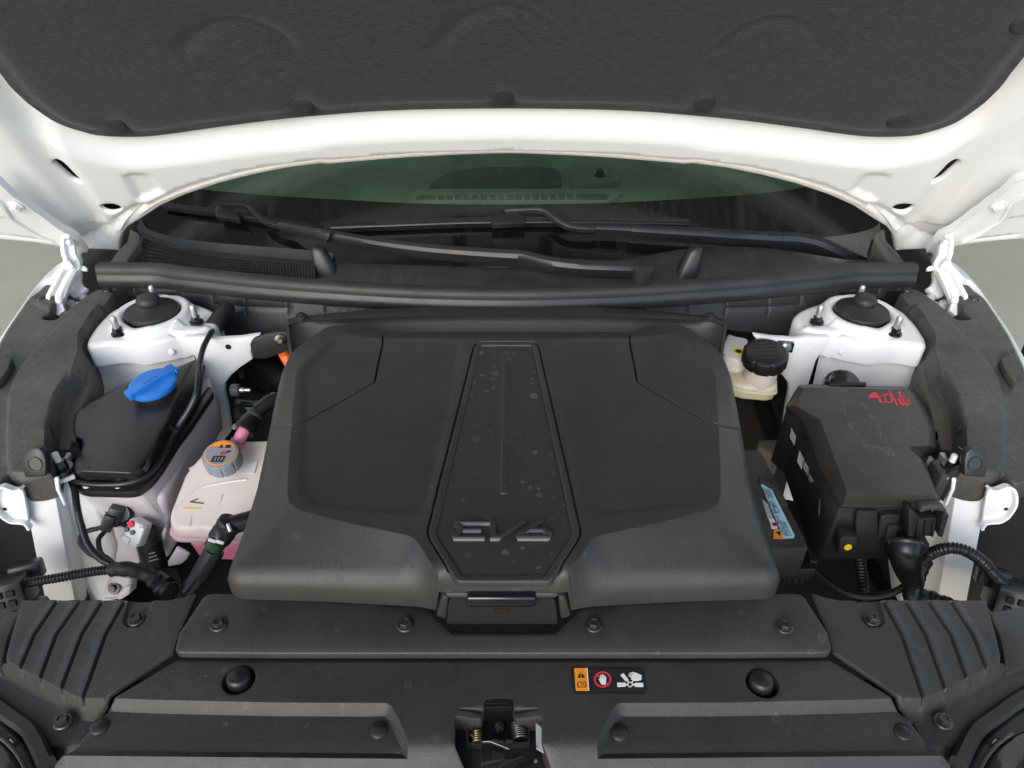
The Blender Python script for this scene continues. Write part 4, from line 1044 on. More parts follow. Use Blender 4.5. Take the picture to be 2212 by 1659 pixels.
# ------------------------------------------------------------------ front covers
def wall(): pass
UF = hz(.905)
up_cov = None
uo = cC((1585, 140), (1600, 112), (1640, 82), (1700, 72), (1900, 80)) + cH((0, 103), (300, 120), (745, 158), (862, 271))
ul = UF.abs(uo) + [(0, UF.ab(*cH((1080, 271))[0])[1])]
bl = UF.abs([(1094, 1421)] + cC((2212, 573), (1440, 568), (1412, 560), (1400, 540), (1435, 430)), -.008)
bl[0] = (0.0, bl[0][1])
lft = ul + bl
uout = ul[:-1] + [(-a, b) for a, b in ul[:-1][::-1]] + [(-a, b) for a, b in bl[1:][::-1]] + bl[1:]
yc = UF.ab(1094, 1376)[1]
bolts_u = [(473, 1351), (876, 1352), (1282, 1352.5), (1693, 1355.5)]
bb = [UF.ab(u, v, -.001) for u, v in bolts_u]
fe = [('fn', lambda P: -.22 * np.maximum(yc - P[:, 1], 0))] + [('dome', c, -.0016, .013) for c in bb]
for u, v in ((1582, 0),): pass
for tri in (cH((20, 165), (65, 165), (42, 197)), cH((2098, 175), (2143, 173), (2122, 212))): fe.append(('poly', UF.abs(tri), -.0003, .001))
uc = thing('grille_top_cover', (0, .43, .87), 'wide black upper cover strip with four bolts in front of the storage lid', 'cover panel')
relief(UF, uout, fe, res=.008, skirt=.006, er=.0014).build('cover_plate', M['plastic_front'], uc, 40)
for c in bb: inst(BOLT, 'bolt', uc, UF.p(c[0], c[1], -.0005))

GF = hz(.890)
yf = GF.ab(1094, 1607)[1]
tl = [(1094, 1428), (600, 1427), (402, 1426)]
sl = cC((1420, 600), (1396, 603), (910, 893), (870, 934), (752, 1056), (632, 1248), (624, 1278), (550, 1430), (500, 1520))
so = (0, 0, 0, -.001, -.006, -.0105, -.0105, -.022, -.03)
go = GF.abs([(u, v) for u, v in tl]) + [GF.ab(u, v, o_) for (u, v), o_ in zip(sl, so)]
# the front slope continues down beyond the frame
go = go + [(go[-1][0] - .03, go[-1][1] - .07), (0, go[-1][1] - .07)]
go[0] = (0.0, go[0][1])
gout = go[1:-1] + [(-a, b) for a, b in go[1:-1][::-1]]
rc = GF.abs(cC((-800, 955), (880, 912), (1200, 925), (2212, 948)) + [(835, 1521), (846, 1528)], -.002) + GF.abs([(866, 1570), (884, 1612), (880, 1640)], -.008) + GF.abs([(100, 1640)], -.012)
rc = [(a, b) if b > yf - .05 else (a, b) for a, b in rc]
mirc = lambda P: [(-a, b) for a, b in P]
lat = rnd(GF.abs(cO((178, 620), (205, 560), (330, 575), (640, 622), (690, 440), (722, 250), (1160, 250), (1195, 440), (1240, 615), (1450, 590), (1660, 560), (1700, 610), (1690, 1010), (1960, 1520), (1960, 2000), (420, 2000), (410, 1440), (180, 1050)), -.002), .003, 3)
holes = []
hp_ = [GF.ab(*cC((1893, 760))[0], -.001), GF.ab(*cF((139, 786))[0], -.001)]
for c in hp_: holes.append(circ(c, .0145, 26))
def frontslope(P): return -.85 * np.maximum(yf - P[:, 1], 0) * np.ones(len(P))
cl_uv = [cC((790, 1135))[0], cH((545, 695))[0], cH((1590, 705))[0], cF((1255, 1180))[0]]
cl_ab = [GF.ab(u, v, -.011) for u, v in cl_uv]
gf = [('ramp', rc, -.0105, .0068), ('ramp', mirc(rc), -.0105, .0068)]
for tri, tw in ((cO((190, 400), (675, 405), (672, 470)), 1), (cO((1690, 400), (1210, 405), (1212, 468)), 1)): gf.append(('poly', GF.abs(tri), -.003, .002))
gf.append(('fn', frontslope))
# fade of the recess where the front slope begins
lc = thing('front_lower_cover', (0, .35, .80), 'black lower front cover with two stepped recesses and the latch opening', 'cover panel')
rm_ = relief(GF, gout, gf, res=.0065, skirt=.012, er=.0014, holes=holes + [lat], hskirt=.02)
rm_.build('cover_plate', M['plastic_front'], lc, 40)
for c in cl_ab: inst(PUSH, 'push_clip', lc, GF.p(c[0], c[1], -.0103))
for k, c in enumerate(hp_):
    MB().lathe([(.0001, .010), (.0080, .0095), (.0102, .0075), (.0110, .0040), (.0112, -.03)], GF.p(c[0] - .0006, c[1] + .001, -.004), (0, .05, 1), 30).build('rubber_stop', M['rubber_clean'], lc)
    MB().lathe([(.0146, -.001), (.0150, -.004), (.0150, -.03)], GF.p(c[0], c[1], 0), (0, 0, 1), 30)
MB().slab([(-.34, .30, .862), (.34, .30, .862), (.38, .395, .868), (-.38, .395, .868)], (0, 0, -.01)).build('cover_underside', M['dark'], lc)
# warning sticker on the cover
def st(poly, mat, name, off, par, r=.0, th=.0005):
    p = GF.abs(cQ(*poly), 0)
    if r: p = rnd(p, r, 4)
    return MB().plate(GF, p, th, off).build(name, mat, par)
wl_ = st(((206, 300), (1470, 308), (1545, 770), (262, 768)), M['plastic_smooth'], 'warning_sticker', .0006, lc, .004); wl_['label'] = 'black and orange warning sticker with hand and fan pictograms'
st(((268, 325), (1480, 338), (1535, 715), (292, 715)), M['black_ink'], 'black_field', .0010, wl_, .0025)
st(((268, 327), (500, 327), (528, 716), (294, 716)), M['orange'], 'orange_field', .0014, wl_, .0015)
st(((484, 327), (500, 327), (528, 716), (512, 716)), M['white_ink'], 'field_edge', .0017, wl_)
st(((382, 388), (458, 498), (324, 498)), M['black_ink'], 'warning_triangle', .0018, wl_, .0006)
st(((374, 405), (398, 405), (392, 465), (384, 465)), M['orange'], 'exclamation_mark', .0021, wl_); st(((382, 474), (398, 474), (398, 490), (382, 490)), M['orange'], 'exclamation_mark', .0021, wl_)
st(((324, 600), (345, 570), (398, 580), (455, 572), (478, 600), (478, 664), (324, 664)), M['black_ink'], 'book_symbol', .0018, wl_)
st(((342, 582), (394, 590), (396, 655), (344, 650)), M['orange'], 'book_page', .0021, wl_); st(((404, 590), (456, 584), (460, 650), (404, 655)), M['orange'], 'book_page', .0021, wl_)
st(((426, 600), (438, 600), (436, 640), (424, 640)), M['black_ink'], 'letter_mark', .0024, wl_)
def ringplate(cx, cy, rx, ry, wdt, mat, name, off, par):
    o = [(cx + rx * math.cos(t), cy + ry * math.sin(t)) for t in [2 * math.pi * k / 36 for k in range(36)]]
    i = [(cx + (rx - wdt) * math.cos(t), cy + (ry - wdt) * math.sin(t)) for t in [2 * math.pi * k / 36 for k in range(36)]]
    O = [GF.p(a, b, off) for a, b in GF.abs(cQ(*o))]; I = [GF.p(a, b, off) for a, b in GF.abs(cQ(*i))]
    return MB().loft([O, I], True).build(name, mat, par, fix=False)
ringplate(762, 530, 152, 143, 32, M['red_ink'], 'prohibition_ring', .0018, wl_)
st(((650, 455), (672, 432), (718, 480), (698, 500)), M['red_ink'], 'prohibition_bar', .0021, wl_); st(((828, 600), (850, 578), (885, 618), (862, 638)), M['red_ink'], 'prohibition_bar', .0021, wl_)
hand = ((696, 520), (706, 505), (722, 540), (718, 460), (722, 446), (736, 450), (742, 510), (746, 440), (758, 433), (766, 445), (770, 512), (776, 452), (790, 448), (796, 462), (798, 520), (806, 475), (818, 472), (826, 490), (824, 560), (818, 614), (746, 614), (720, 575))
st(hand, M['white_ink'], 'hand_symbol', .0018, wl_)
for p in (((1016, 585), (1150, 585), (1165, 600), (1160, 650), (1020, 652)), ((1320, 588), (1465, 588), (1472, 655), (1325, 652), (1312, 620)), ((1074, 452), (1122, 420), (1212, 530), (1168, 562))): st(p, M['white_ink'], 'fan_blade', .0018, wl_)
ringplate(1240, 618, 48, 48, 18, M['white_ink'], 'fan_hub', .0018, wl_)
st(((1300, 410), (1350, 412), (1442, 460), (1436, 535), (1380, 550), (1310, 548), (1255, 520), (1275, 470)), M['white_ink'], 'hand_symbol', .0018, wl_)
for p in (((1212, 430), (1228, 430), (1290, 462), (1284, 478)), ((1240, 412), (1256, 410), (1305, 440), (1298, 455)), ((1270, 400), (1290, 398), (1320, 418), (1308, 432)), ((1212, 462), (1226, 460), (1280, 490), (1270, 500))): st(p, M['white_ink'], 'finger_symbol', .0019, wl_)
st(((1165, 600), (1200, 612), (1200, 624), (1165, 632)), M['white_ink'], 'fan_spoke', .00185, wl_); st(((1280, 612), (1320, 606), (1320, 630), (1280, 624)), M['white_ink'], 'fan_spoke', .00185, wl_); st(((1190, 556), (1208, 540), (1226, 580), (1212, 590)), M['white_ink'], 'fan_spoke', .00185, wl_); st(((1262, 580), (1285, 540), (1300, 552), (1278, 590)), M['white_ink'], 'fan_spoke', .00185, wl_)

# hood latch in the opening
la = thing('hood_latch', (0, .33, .80), 'black hood latch with springs in the front cover opening', 'latch')
def OP(pts, z): return [Z(u, v, z) for u, v in cO(*pts)]
MB().slab(OP(((200, 560), (1700, 560), (1990, 1600), (250, 1600)), .835), (0, 0, -.01)).build('latch_plate', M['gloss'], la)
tg = [Z(u, v, z) for (u, v), z in zip(cO((722, 258), (1158, 258), (1180, 350), (1195, 440), (1238, 640), (645, 640), (690, 440), (706, 350)), (.8915,) * 3 + (.888, .872, .872, .888, .8915))]
tongue = MB(); rows = []
for (ul_, ur_, v_, z_) in ((722, 1158, 256, .8905), (716, 1166, 300, .8925), (708, 1178, 370, .8925), (700, 1190, 420, .8895), (692, 1196, 460, .884), (670, 1218, 540, .874), (650, 1236, 640, .868)):
    a, b = Z(*cO((ul_, v_))[0], z_), Z(*cO((ur_, v_))[0], z_); rows.append([a.lerp(b, k / 6) for k in range(7)])
tongue.loft(rows); tongue.build('latch_tongue', M['gloss'], la, 70, fix=False)
z_ = .872
fr3 = [Z(u, v, z_) for u, v in cO((400, 690), (400, 1015), (640, 1020), (1080, 1022), (1470, 1010), (1470, 700))]
MB().sweep(rnd_open(fr3) if False else fr3, [(-.0009, -.006), (.0009, -.006), (.0009, .002), (-.0009, .002)]).build('bracket_edge', M['darksteel'], la)
def coil(p0, p1, r, wire, turns):
    p0, p1 = V(p0), V(p1); ax = (p1 - p0).normalized(); e = ax.orthogonal().normalized(); g = ax.cross(e); N_ = turns * 12
    return MB().tube([p0 + (p1 - p0) * (k / N_) + (e * math.cos(2 * math.pi * k / 12) + g * math.sin(2 * math.pi * k / 12)) * r for k in range(N_ + 1)], wire, 6)
coil(Z(*cO((570, 790))[0], .876), Z(*cO((570, 990))[0], .876), .0036, .0009, 5).build('small_spring', M['brass'], la)
MB().tube([Z(*cO((450, 850))[0], .878), Z(*cO((540, 900))[0], .879)], .0011, 6).build('spring_end', M['brass'], la)
coil(Z(*cO((1290, 660))[0], .873), Z(*cO((1320, 950))[0], .873), .0068, .0011, 8).build('large_spring', M['darksteel'], la)
MB().lathe([(.0001, .003), (.0045, .002), (.006, 0)], Z(*cO((960, 720))[0], .869), (0, 0, 1), 20).build('bolt_head', M['gloss'], la)
hk = [Z(u, v, .885) for u, v in cO((640, 1000), (660, 970), (790, 965), (960, 1030), (1130, 1100), (1125, 1115), (1060, 1100), (1050, 1140), (1050, 1230), (1400, 1190), (1390, 1240), (1060, 1330), (900, 1440), (630, 1440))]
MB().slab(hk, (0, 0, -.004), .001).build('striker_hook', M['gloss'], la)
MB().slab([Z(u, v, .8865) for u, v in cO((835, 1120), (1040, 1190), (1035, 1260), (840, 1280))], (0, 0, -.001)).build('hook_slot', M['dark'], la)
hkt = [Z(u, v, .8856) for u, v in cO((660, 972), (790, 967), (960, 1032), (1130, 1102))]
MB().tube(hkt, .0008, 6).build('hook_edge', M['darksteel'], la)
q = [Z(u, v, .879) for u, v in cO((790, 945), (870, 920), (1040, 940), (1045, 985), (960, 985))]
MB().slab(q, (0, 0, -.004), .001).build('pivot_plate', M['darksteel'], la)
q = [Z(u, v, .879) for u, v in cO((1060, 930), (1190, 925), (1200, 975), (1060, 985))]
MB().slab(q, (0, 0, -.004), .001).build('pivot_nut', M['darksteel'], la)
q = [Z(u, v, .884) for u, v in cO((1060, 1160), (1280, 1165), (1390, 1180), (1400, 1230), (1340, 1250), (1200, 1260))]
MB().slab(q, (0, 0, -.003), .001).build('lever', M['gloss'], la)
MB().lathe([(.0001, .003), (.0016, .0025), (.0024, 0)], Z(*cO((1590, 1330))[0], .876), (0, 0, 1), 18).build('rivet', M['steel'], la)
q = [Z(u, v, .878) for u, v in cO((1240, 1433), (1300, 1340), (1480, 1270), (1600, 1270), (1660, 1340), (1640, 1500), (1300, 1560))]
MB().slab(q, (0, 0, -.004), .001).build('cam_plate', M['gloss'], la)
q = [Z(u, v, .8865) for u, v in cO((1590, 650), (1690, 730), (1690, 1010), (1732, 1175), (1600, 1100))]
lb = MB().slab(q, (0, 0, -.0006)).build('paper_tag', M['grey_ink'], la, label='white paper tag at the right of the latch')
q = [Z(u, v, .887) for u, v in cO((1602, 1030), (1622, 1040), (1622, 1085), (1604, 1075))]
MB().slab(q, (0, 0, -.0003)).build('red_mark', M['red_ink'], lb)

# ribbed side covers
SFm = hz(.897)
def sidecover(sgn):
    fx = (lambda m: m) if sgn < 0 else (lambda m: m.mirrored())
    o = SFm.abs(cC((185, 146), (1340, 146), (1460, 122), (1556, 90), (1558, 118), (1374, 538), (1350, 556), (858, 862), (816, 906)), -.004) + SFm.abs(cC((698, 1034), (586, 1232)), -.018) + SFm.abs(cC((586, 1236), (580, 1258), (500, 1430)), -.020) + SFm.abs(cC((395, 1450), (375, 1380), (330, 1255), (300, 1165), (240, 1100), (120, 1030), (0, 925), (-200, 800)), -.024) + SFm.abs(cC((-200, 640), (10, 660)), -.02) + SFm.abs(cC((28, 590), (90, 400)), 0)
    platp = SFm.abs(cC((150, 60), (1900, 20), (1800, 640), (1180, 885), (640, 885), (590, 868), (440, 795), (150, 655), (30, 588), (10, 500)), -.004)
    yk = SFm.ab(*cC((700, 402))[0])[1]
    fe = [('fn', lambda P: -.12 * np.maximum(yk - P[:, 1], 0)), ('fn', lambda P: -.022 + 0 * P[:, 0]), ('ramp', contour(platp, -.009, .008), .022, .009)]
    yl = SFm.ab(*cC((450, 1236))[0], -.022)[1]
    fe.append(('fn', lambda P: -1.2 * np.maximum(yl - P[:, 1], 0)))
    for x0, x1, x2 in ((442, 268, 146), (622, 442, 296), (802, 642, 458), (978, 832, 622)):
        y2 = {146: 640, 296: 722, 458: 806, 622: 886}[x2]
        line_ = [(x0, 100), (x0, 146), (x1, 402), (x2, y2), (x2 - 12, y2 + 24)]
        back = [(x - 60, y) for x, y in line_][::-1]
        rp = SFm.abs(cC(*(line_ + back)), .002)
        fe.append(('poly', rp, .0012, .0014))
        fe.append(('line', SFm.abs(cC(*[(x + 5, y) for x, y in line_[1:4]])), -.0045, .0017))
    b1 = SFm.ab(*cC((1072, 268))[0], .0); b2 = SFm.ab(*cC((500, 1088))[0], -.022)
    tr = SFm.abs(cC((1035, 100), (1225, 100), (1140, 290), (1090, 335), (1010, 335), (975, 300)))
    fe += [('poly', tr, -.003, .003), ('dome', b2, .002, .022)]
    side = 'left' if sgn < 0 else 'right'
    ob = thing('ribbed_side_cover', (sgn * .42, .4, .86), 'black ribbed corner cover at the front %s, beside the %s headlight' % (side, side), 'cover panel', 'ribbed corner covers')
    ob['label'] = 'ribbed black corner cover in front of the %s' % ('coolant hose and washer tank' if sgn < 0 else 'fuse box')
    fx(relief(SFm, o, fe, res=.0065, skirt=.004, er=.0012)).build('cover_plate', M['plastic_front'], ob, 35)
    p1, p2 = SFm.p(*b1, -.003), SFm.p(*b2, -.0225)
    for p in (p1, p2): inst(BOLT, 'bolt', ob, (p if sgn < 0 else V((-p.x, p.y, p.z))))
    # headlight housing in the corner
    hl_ = thing('headlight', (sgn * .5, .33, .80), 'dark housing top of the %s headlight in the photo corner' % side, 'headlight', 'headlights')
    hl_['label'] = 'headlight housing beside the %s corner cover' % side
    hz_ = hz(.874)
    arc = lambda z, *p: [Z(u, v, z) for u, v in cT(*p)]
    q = arc(.868, (-700, 420), (-100, 760), (0, 826), (150, 955), (330, 1130), (430, 1270), (500, 1400), (560, 1530), (610, 1700), (640, 1900), (-700, 1900))
    fx(MB().slab(q, (0, -.03, -.08), .006, 3)).build('housing', M['plastic_smooth'], hl_)
    sp_ = cr(arc(.872, (-400, 480), (-120, 640), (0, 730), (200, 880), (420, 1040), (520, 1180), (600, 1340), (680, 1520), (700, 1560)), 5)
    fx(MB().sweep(sp_, [(-.006, -.012), (.006, -.012), (.007, .0), (.004, .004), (-.004, .004), (-.007, .0)])).build('edge_seal', M['plastic_smooth'], hl_)
    lens = arc(.871, (-600, 900), (-100, 1130), (0, 1195), (120, 1290), (220, 1400), (310, 1530), (390, 1680), (440, 1900), (-600, 1900))
    fx(MB().slab(lens, (0, 0, -.02), .006, 3)).build('lens', M['gloss'], hl_)
    rimp = cr(arc(.8715, (-100, 1125), (0, 1192), (120, 1288), (222, 1398), (312, 1528), (392, 1680)), 4)
    fx(MB().tube(rimp, .0016, 6)).build('lens_rim', M['darksteel'], hl_)
    w = arc(.8695, (86, 1192), (162, 1128), (300, 1240), (215, 1320))
    fx(MB().slab(w, (0, 0, -.004), .0006)).build('clip_window', M['plastic_smooth'], hl_)
    w = arc(.8700, (112, 1195), (162, 1155), (265, 1240), (212, 1292))
    fx(MB().slab(w, (0, 0, -.004))).build('clip_slot', M['dark'], hl_)
    w = arc(.8706, (130, 1225), (155, 1205), (215, 1260), (200, 1285))
    fx(MB().slab(w, (0, 0, -.004), .0004)).build('clip_tooth', M['steel'], hl_)
    # bracket beside the cover
    q = [Z(u, v, .878) for u, v in cC((-400, 150), (0, 196), (120, 218), (165, 180), (150, 240), (60, 420), (22, 590), (22, 720), (-60, 690), (-400, 560))]
    cb = fx(MB().slab(q, (0, -.0, -.05), .003)).build('corner_bracket', M['plastic_front']); tag(cb, 'smooth black bracket outside the ribbed cover, %s corner' % side, 'bracket', 'corner brackets')
sidecover(-1); sidecover(1)
# ------------------------------------------------------------------ washer fluid reservoir (left)
def at(uvs, zs):
    if not isinstance(zs, (list, tuple)): zs = [zs] * len(uvs)
    return [Z(u, v, z) for (u, v), z in zip(uvs, zs)]
def raw(pts): return [tuple(p) for p in pts]
wr = thing('washer_reservoir', (-.38, .72, .66), 'white washer fluid tank with black lid and bright blue filler cap', 'fluid reservoir')
topp = cA((597, 1452), (700, 1385), (1035, 1207), (1390, 1112), (1548, 1032), (1385, 1340)) + cB((1330, 0), (1215, 205), (1092, 400), (1045, 432), (900, 424), (655, 416), (590, 398), (600, 330), (658, 225), (655, 158), (590, 140), (578, 60))
lowp = cA((585, 1470), (690, 1385), (1030, 1200), (1390, 1100), (1650, 1000), (1600, 1330)) + cB((1480, 0), (1340, 205), (1205, 410), (1090, 500), (900, 500), (655, 492), (575, 445), (590, 330), (650, 228), (648, 160), (580, 145), (565, 60))
zt = [.905] * len(topp); P1 = at(topp, zt); P0 = at(lowp, .872)
MB().prism(P0, P1, .004, 3).build('reservoir_lid', M['plastic_smooth'], wr, 35)
flp = rnd(raw(at(cA((1655, 1240), (1690, 1290)) + cB((1500, 60), (1400, 190), (1280, 385), (1190, 500), (1085, 572), (1000, 580), (660, 570), (590, 535), (545, 470), (560, 430), (700, 470), (1050, 470), (1200, 330), (1420, 40)), .866)), .008, 4)
MB().slab(flp, (0, 0, -.010), .002).build('lid_flange', M['plastic_smooth'], wr, 35)
for x in (690, 940):
    q = at(cB((x - 40, 510), (x - 28, 470), (x + 5, 375), (x + 14, 375), (x - 5, 470), (x - 8, 510)), [.870, .876, .9065, .9065, .878, .870])
    MB().slab(q, (.0, .004, -.004)).build('lid_rib', M['plastic_smooth'], wr)
    MB().lathe([(.0001, .002), (.004, .001), (.005, -.001)], Z(*cB((x - 8, 528))[0], .868), (0, -.7, .7), 10).build('paint_mark', M['beige'], wr)
q = at(cB((1130, 390), (1165, 325), (1190, 325), (1152, 390)), .9005); MB().slab(q, (0, 0, -.006), .001).build('lid_rib', M['plastic_smooth'], wr)
q = at(cB((1335, 45), (1395, 80), (1420, 105), (1385, 100), (1352, 130)), [.91, .905, .89, .88, .88]); MB().slab(q, (0, .003, -.004)).build('tube_clip', M['plastic_smooth'], wr)
# tank body
tb = at(cA((700, 1400), (1650, 1050), (1675, 1330)) + cB((1500, 80), (1300, 400), (1195, 520), (1095, 588), (660, 588), (600, 560)), .858)
tb2 = [V((p.x * .985 - .004, p.y + .012 if i > 5 else p.y, .795)) for i, p in enumerate(tb)]
MB().prism(tb2, tb, .008, 3).build('tank', M['tank_white'], wr, 45)
lowb = at(cB((800, 640), (1310, 640), (1335, 900), (1300, 1240), (960, 1240), (830, 900)), .80)
yb_ = Z(*cB((1000, 640))[0], .80).y
q = [Y(u, v, .668) for u, v in cB((800, 625), (1300, 610), (1325, 760), (1400, 980), (1320, 1130), (1090, 1140), (930, 1120), (820, 700))]
MB().slab(q, (0, .10, 0), .010, 3).build('tank_lower', M['tank_white'], wr, 45)
q = [Y(u, v, .655) for u, v in cB((1300, 855), (1322, 880), (1290, 990), (1245, 1030), (1232, 1020), (1255, 960))]
MB().slab(q, (0, .02, 0), .002).build('tank_rib', M['tank_white'], wr)
q = [Y(u, v, .65) for u, v in cB((940, 940), (1060, 950), (1110, 1130), (1060, 1230), (900, 1250), (905, 1120))]
MB().slab(q, (0, .06, 0), .004).build('tank_foot', M['tank_white'], wr)
q = [Y(u, v, .625) for u, v in cB((860, 1240), (1035, 1262), (1030, 1320), (1000, 1370), (925, 1420), (820, 1425), (803, 1372))]
MB().slab(q, (0, .02, -.012), .004).build('mount_tab', M['tank_white'], wr)
q = [Y(u, v, .622) for u, v in cB((980, 1330), (1030, 1325), (1020, 1390), (960, 1430), (840, 1450), (805, 1440), (820, 1425), (920, 1420))]
MB().slab(q, (0, .02, -.01), .004).build('mount_tab', M['tank_white'], wr)
bp_ = Y(*cB((905, 1338))[0], .622)
MB().lathe([(.0001, .002), (.0078, .002), (.0088, 0)], bp_, (0, -.8, .6), 20).lathe([(.0001, .0065), (.0042, .0065), (.0047, .002)], bp_, (0, -.8, .6), 6).build('mount_bolt', M['darksteel'], wr, 30)
# blue filler cap
cc = Z(*cA((1205, 1225))[0], .921); ax = V((-.05, -.10, 1)).normalized(); MM = frameM(ax, (0, 1, 0))
MB().lathe(sc([(.0001, -.008), (.037, -.008), (.036, -.022), (.038, -.040)], .74), cc, ax, 36).build('filler_neck', M['plastic_smooth'], wr)
cp = MB().lathe(sc([(.0001, .0015), (.022, .0015), (.031, .0025), (.0375, .0022), (.0405, .0005), (.0415, -.004), (.0405, -.0075)], .76), cc, ax, 48).build('filler_cap', M['blue'], wr, label='bright blue round filler cap with a raised grip bar')
bx = V((.62, .78, 0)); bx = (bx - ax * bx.dot(ax)).normalized(); by = ax.cross(bx)
BF = Fr(cc, bx, by)
g = rnd([(a * .76, b * .76) for a, b in [(-.047, -.011), (.0, -.0085), (.043, -.011), (.043, .0105), (.0, .0085), (-.047, .0105)]], .003, 3)
MB().plate(BF, g, .009, .0072, .0014).build('grip_bar', M['blue'], cp)
MB().plate(BF, rnd([(a * .76, b * .76) for a, b in [(.041, -.0125), (.0475, -.012), (.0475, .012), (.041, .0125)]], .002, 2), .011, .006, .001).build('grip_end', M['blue'], cp)
mb = MB()
for k in range(4): mb.plate(BF, [(-.010 + k * .005, -.003), (-.0075 + k * .005, -.003), (-.0075 + k * .005, .002 + .001 * (k % 2)), (-.010 + k * .005, .002)], .001, .0074)
mb.build('grip_marks', plastic('dark_blue_print', (.012, .09, .40), .5, 500, 0), cp)  # marks in a darker blue than the cap
# filler tube: down from the cowl sleeve along the lid
tp = [gs_b + V((.004, .006, .002)), gs_b] + at(cA((1640, 880), (1605, 960), (1580, 1080), (1570, 1200), (1555, 1310), (1500, 1430), (1420, 1555)), [.934, .938, .940, .938, .930, .914, .898]) + at(cB((1375, 130), (1300, 270), (1220, 390), (1120, 470), (1000, 510), (850, 520), (720, 515), (620, 495), (550, 462)), [.889, .884, .880, .878, .877, .877, .877, .877, .876])
ft = tag(MB().tube(cr(tp, 6), .0041, 12).build('washer_filler_tube', M['rubber_clean']), 'thin black tube from the cowl sleeve curving round the washer tank lid', 'tube')
# level sensor, pump, plugs
sc_ = Y(*cB((945, 722))[0], .662); sa = V((-.12, -1, .18))
MB().lathe([(.0001, .004), (.0150, .004), (.0165, .001), (.017, -.004)], sc_, sa, 30).build('sensor_flange', M['white_plastic'], wr)
MB().lathe([(.017, .003), (.0185, .003), (.0185, -.004)], sc_, sa, 30).build('sensor_gasket', M['plastic_smooth'], wr)
SM = frameM(V((.35, -.8, .5)), (0, 0, 1))
MB().box(Y(*cB((915, 755))[0], .650), (.017, .024, .022), frameM(V((.2, -.9, .35)), (.5, 0, 1)), .002).box(Y(*cB((868, 805))[0], .643), (.014, .022, .022), frameM(V((.2, -.9, .35)), (.5, 0, 1)), .002).build('sensor_plug', M['plastic_smooth'], wr)
pb, pt = Y(*cB((1220, 1130))[0], .645), Y(*cB((1165, 900))[0], .650)
MB().lathe([(.0001, .0), (.0145, .0), (.0152, .003), (.0152, (pt - pb).length * .8), (.0140, (pt - pb).length * .82), (.0136, (pt - pb).length), (.012, (pt - pb).length + .004)], pb, pt - pb, 26).build('washer_pump', M['plastic_smooth'], wr, label='black washer pump cylinder below the tank')
PM = frameM((pb - CAM) * -1, pt - pb)
for k in range(3):
    c = pb.lerp(pt, .32 + k * .12); d = (CAM - c); d = (d - (pt - pb).normalized() * d.dot((pt - pb).normalized())).normalized()
    MB().box(c + d * .0153, (.012 - .002 * k, .0014, .0004), frameM(d, pt - pb)).build('pump_print', M['grey_ink'], wr)
wc = Y(*cB((1090, 893))[0], .640)
WM = frameM(V((-.25, -.8, .55)), (.25, .1, 1))
cnn = MB().box(wc, (.023, .032, .018), WM, .003).box(wc + WM @ V((-.005, -.011, .009)), (.012, .008, .005), WM, .0015).box(wc + WM @ V((.010, .003, .006)), (.010, .022, .010), WM, .002).build('pump_plug', M['white_plastic'], wr, label='white connector plug with a red dot')
MB().lathe([(.0001, .003), (.0042, .003), (.0045, 0)], wc + WM @ V((-.005, .011, .009)), WM @ V((0, 0, 1)), 14).build('red_seal', M['red_ink'], cnn)
for dx in (-.008, .001): MB().lathe([(.0001, .003), (.0030, .003), (.0032, 0)], wc + WM @ V((dx, .002, .009)), WM @ V((0, 0, 1)), 12).build('wire_seal', M['gloss'], cnn)
# fastening stud beside the lid
sp0 = Z(*cB((495, 395))[0], .893)
fs = tag(MB().lathe([(.0001, .003), (.0125, .003), (.0140, .0015), (.0143, -.003)], sp0, (0, 0, 1), 24).lathe([(.0001, .013), (.0068, .013), (.0074, .0115), (.0077, .002)], sp0, (0, 0, 1), 6).build('retaining_nut', M['gloss'], None, 30), 'black plastic nut with white stud tip beside the washer tank lid', 'nut')
MB().lathe([(.0001, .026), (.0032, .0255), (.0038, .024), (.0038, .008)], sp0, (0, 0, 1), 14).build('stud', M['white_plastic'], fs)
q = at(cB((540, 240), (600, 205), (612, 240), (640, 250), (560, 330), (575, 290)), [.915, .92, .912, .905, .893, .90]); 
tag(MB().slab(q, (0, .004, -.012), .001).build('lid_hook', M['plastic_smooth'], wr))

# ------------------------------------------------------------------ coolant expansion tank
ct = thing('coolant_reservoir', (-.28, .66, .73), 'milky expansion tank half full of pink coolant with grey screw cap', 'fluid reservoir')
tpt = cB((1690, 172), (2160, 160), (2050, 520), (1960, 860), (1900, 888), (1400, 868), (1345, 800), (1350, 730), (1462, 440), (1520, 360))
tzz = [.868, .868, .85, .826, .822, .822, .826, .830, .856, .860]
top_ = at(tpt, tzz); botz = [V((p.x * 1.005, p.y - .003, .806)) for p in top_]
MB().prism(botz, top_, .014, 4).build('tank_upper', M['tank_pink'], ct, 50)
fl0 = rnd([(p.x * 1.012, p.y - .004, .807) for p in top_], .012, 4)
MB().slab(fl0, (0, 0, -.006), .002).build('weld_flange', M['tank_pink'], ct)
lw = [V((p.x * .985, p.y + .006, .801)) for p in top_]; lw2 = [V((p.x * .97, p.y + .010, .752)) for p in top_]
MB().prism(lw2, lw, .014, 3).build('tank_lower', M['tank_pink'], ct, 50)
q = [Y(u, v, .60) for u, v in cB((1400, 1010), (1500, 1070), (1470, 1120), (1430, 1150), (1330, 1168), (1325, 1130))]
MB().slab(q, (0, .004, -.002), .0015).build('mount_foot', M['tank_white'], ct)
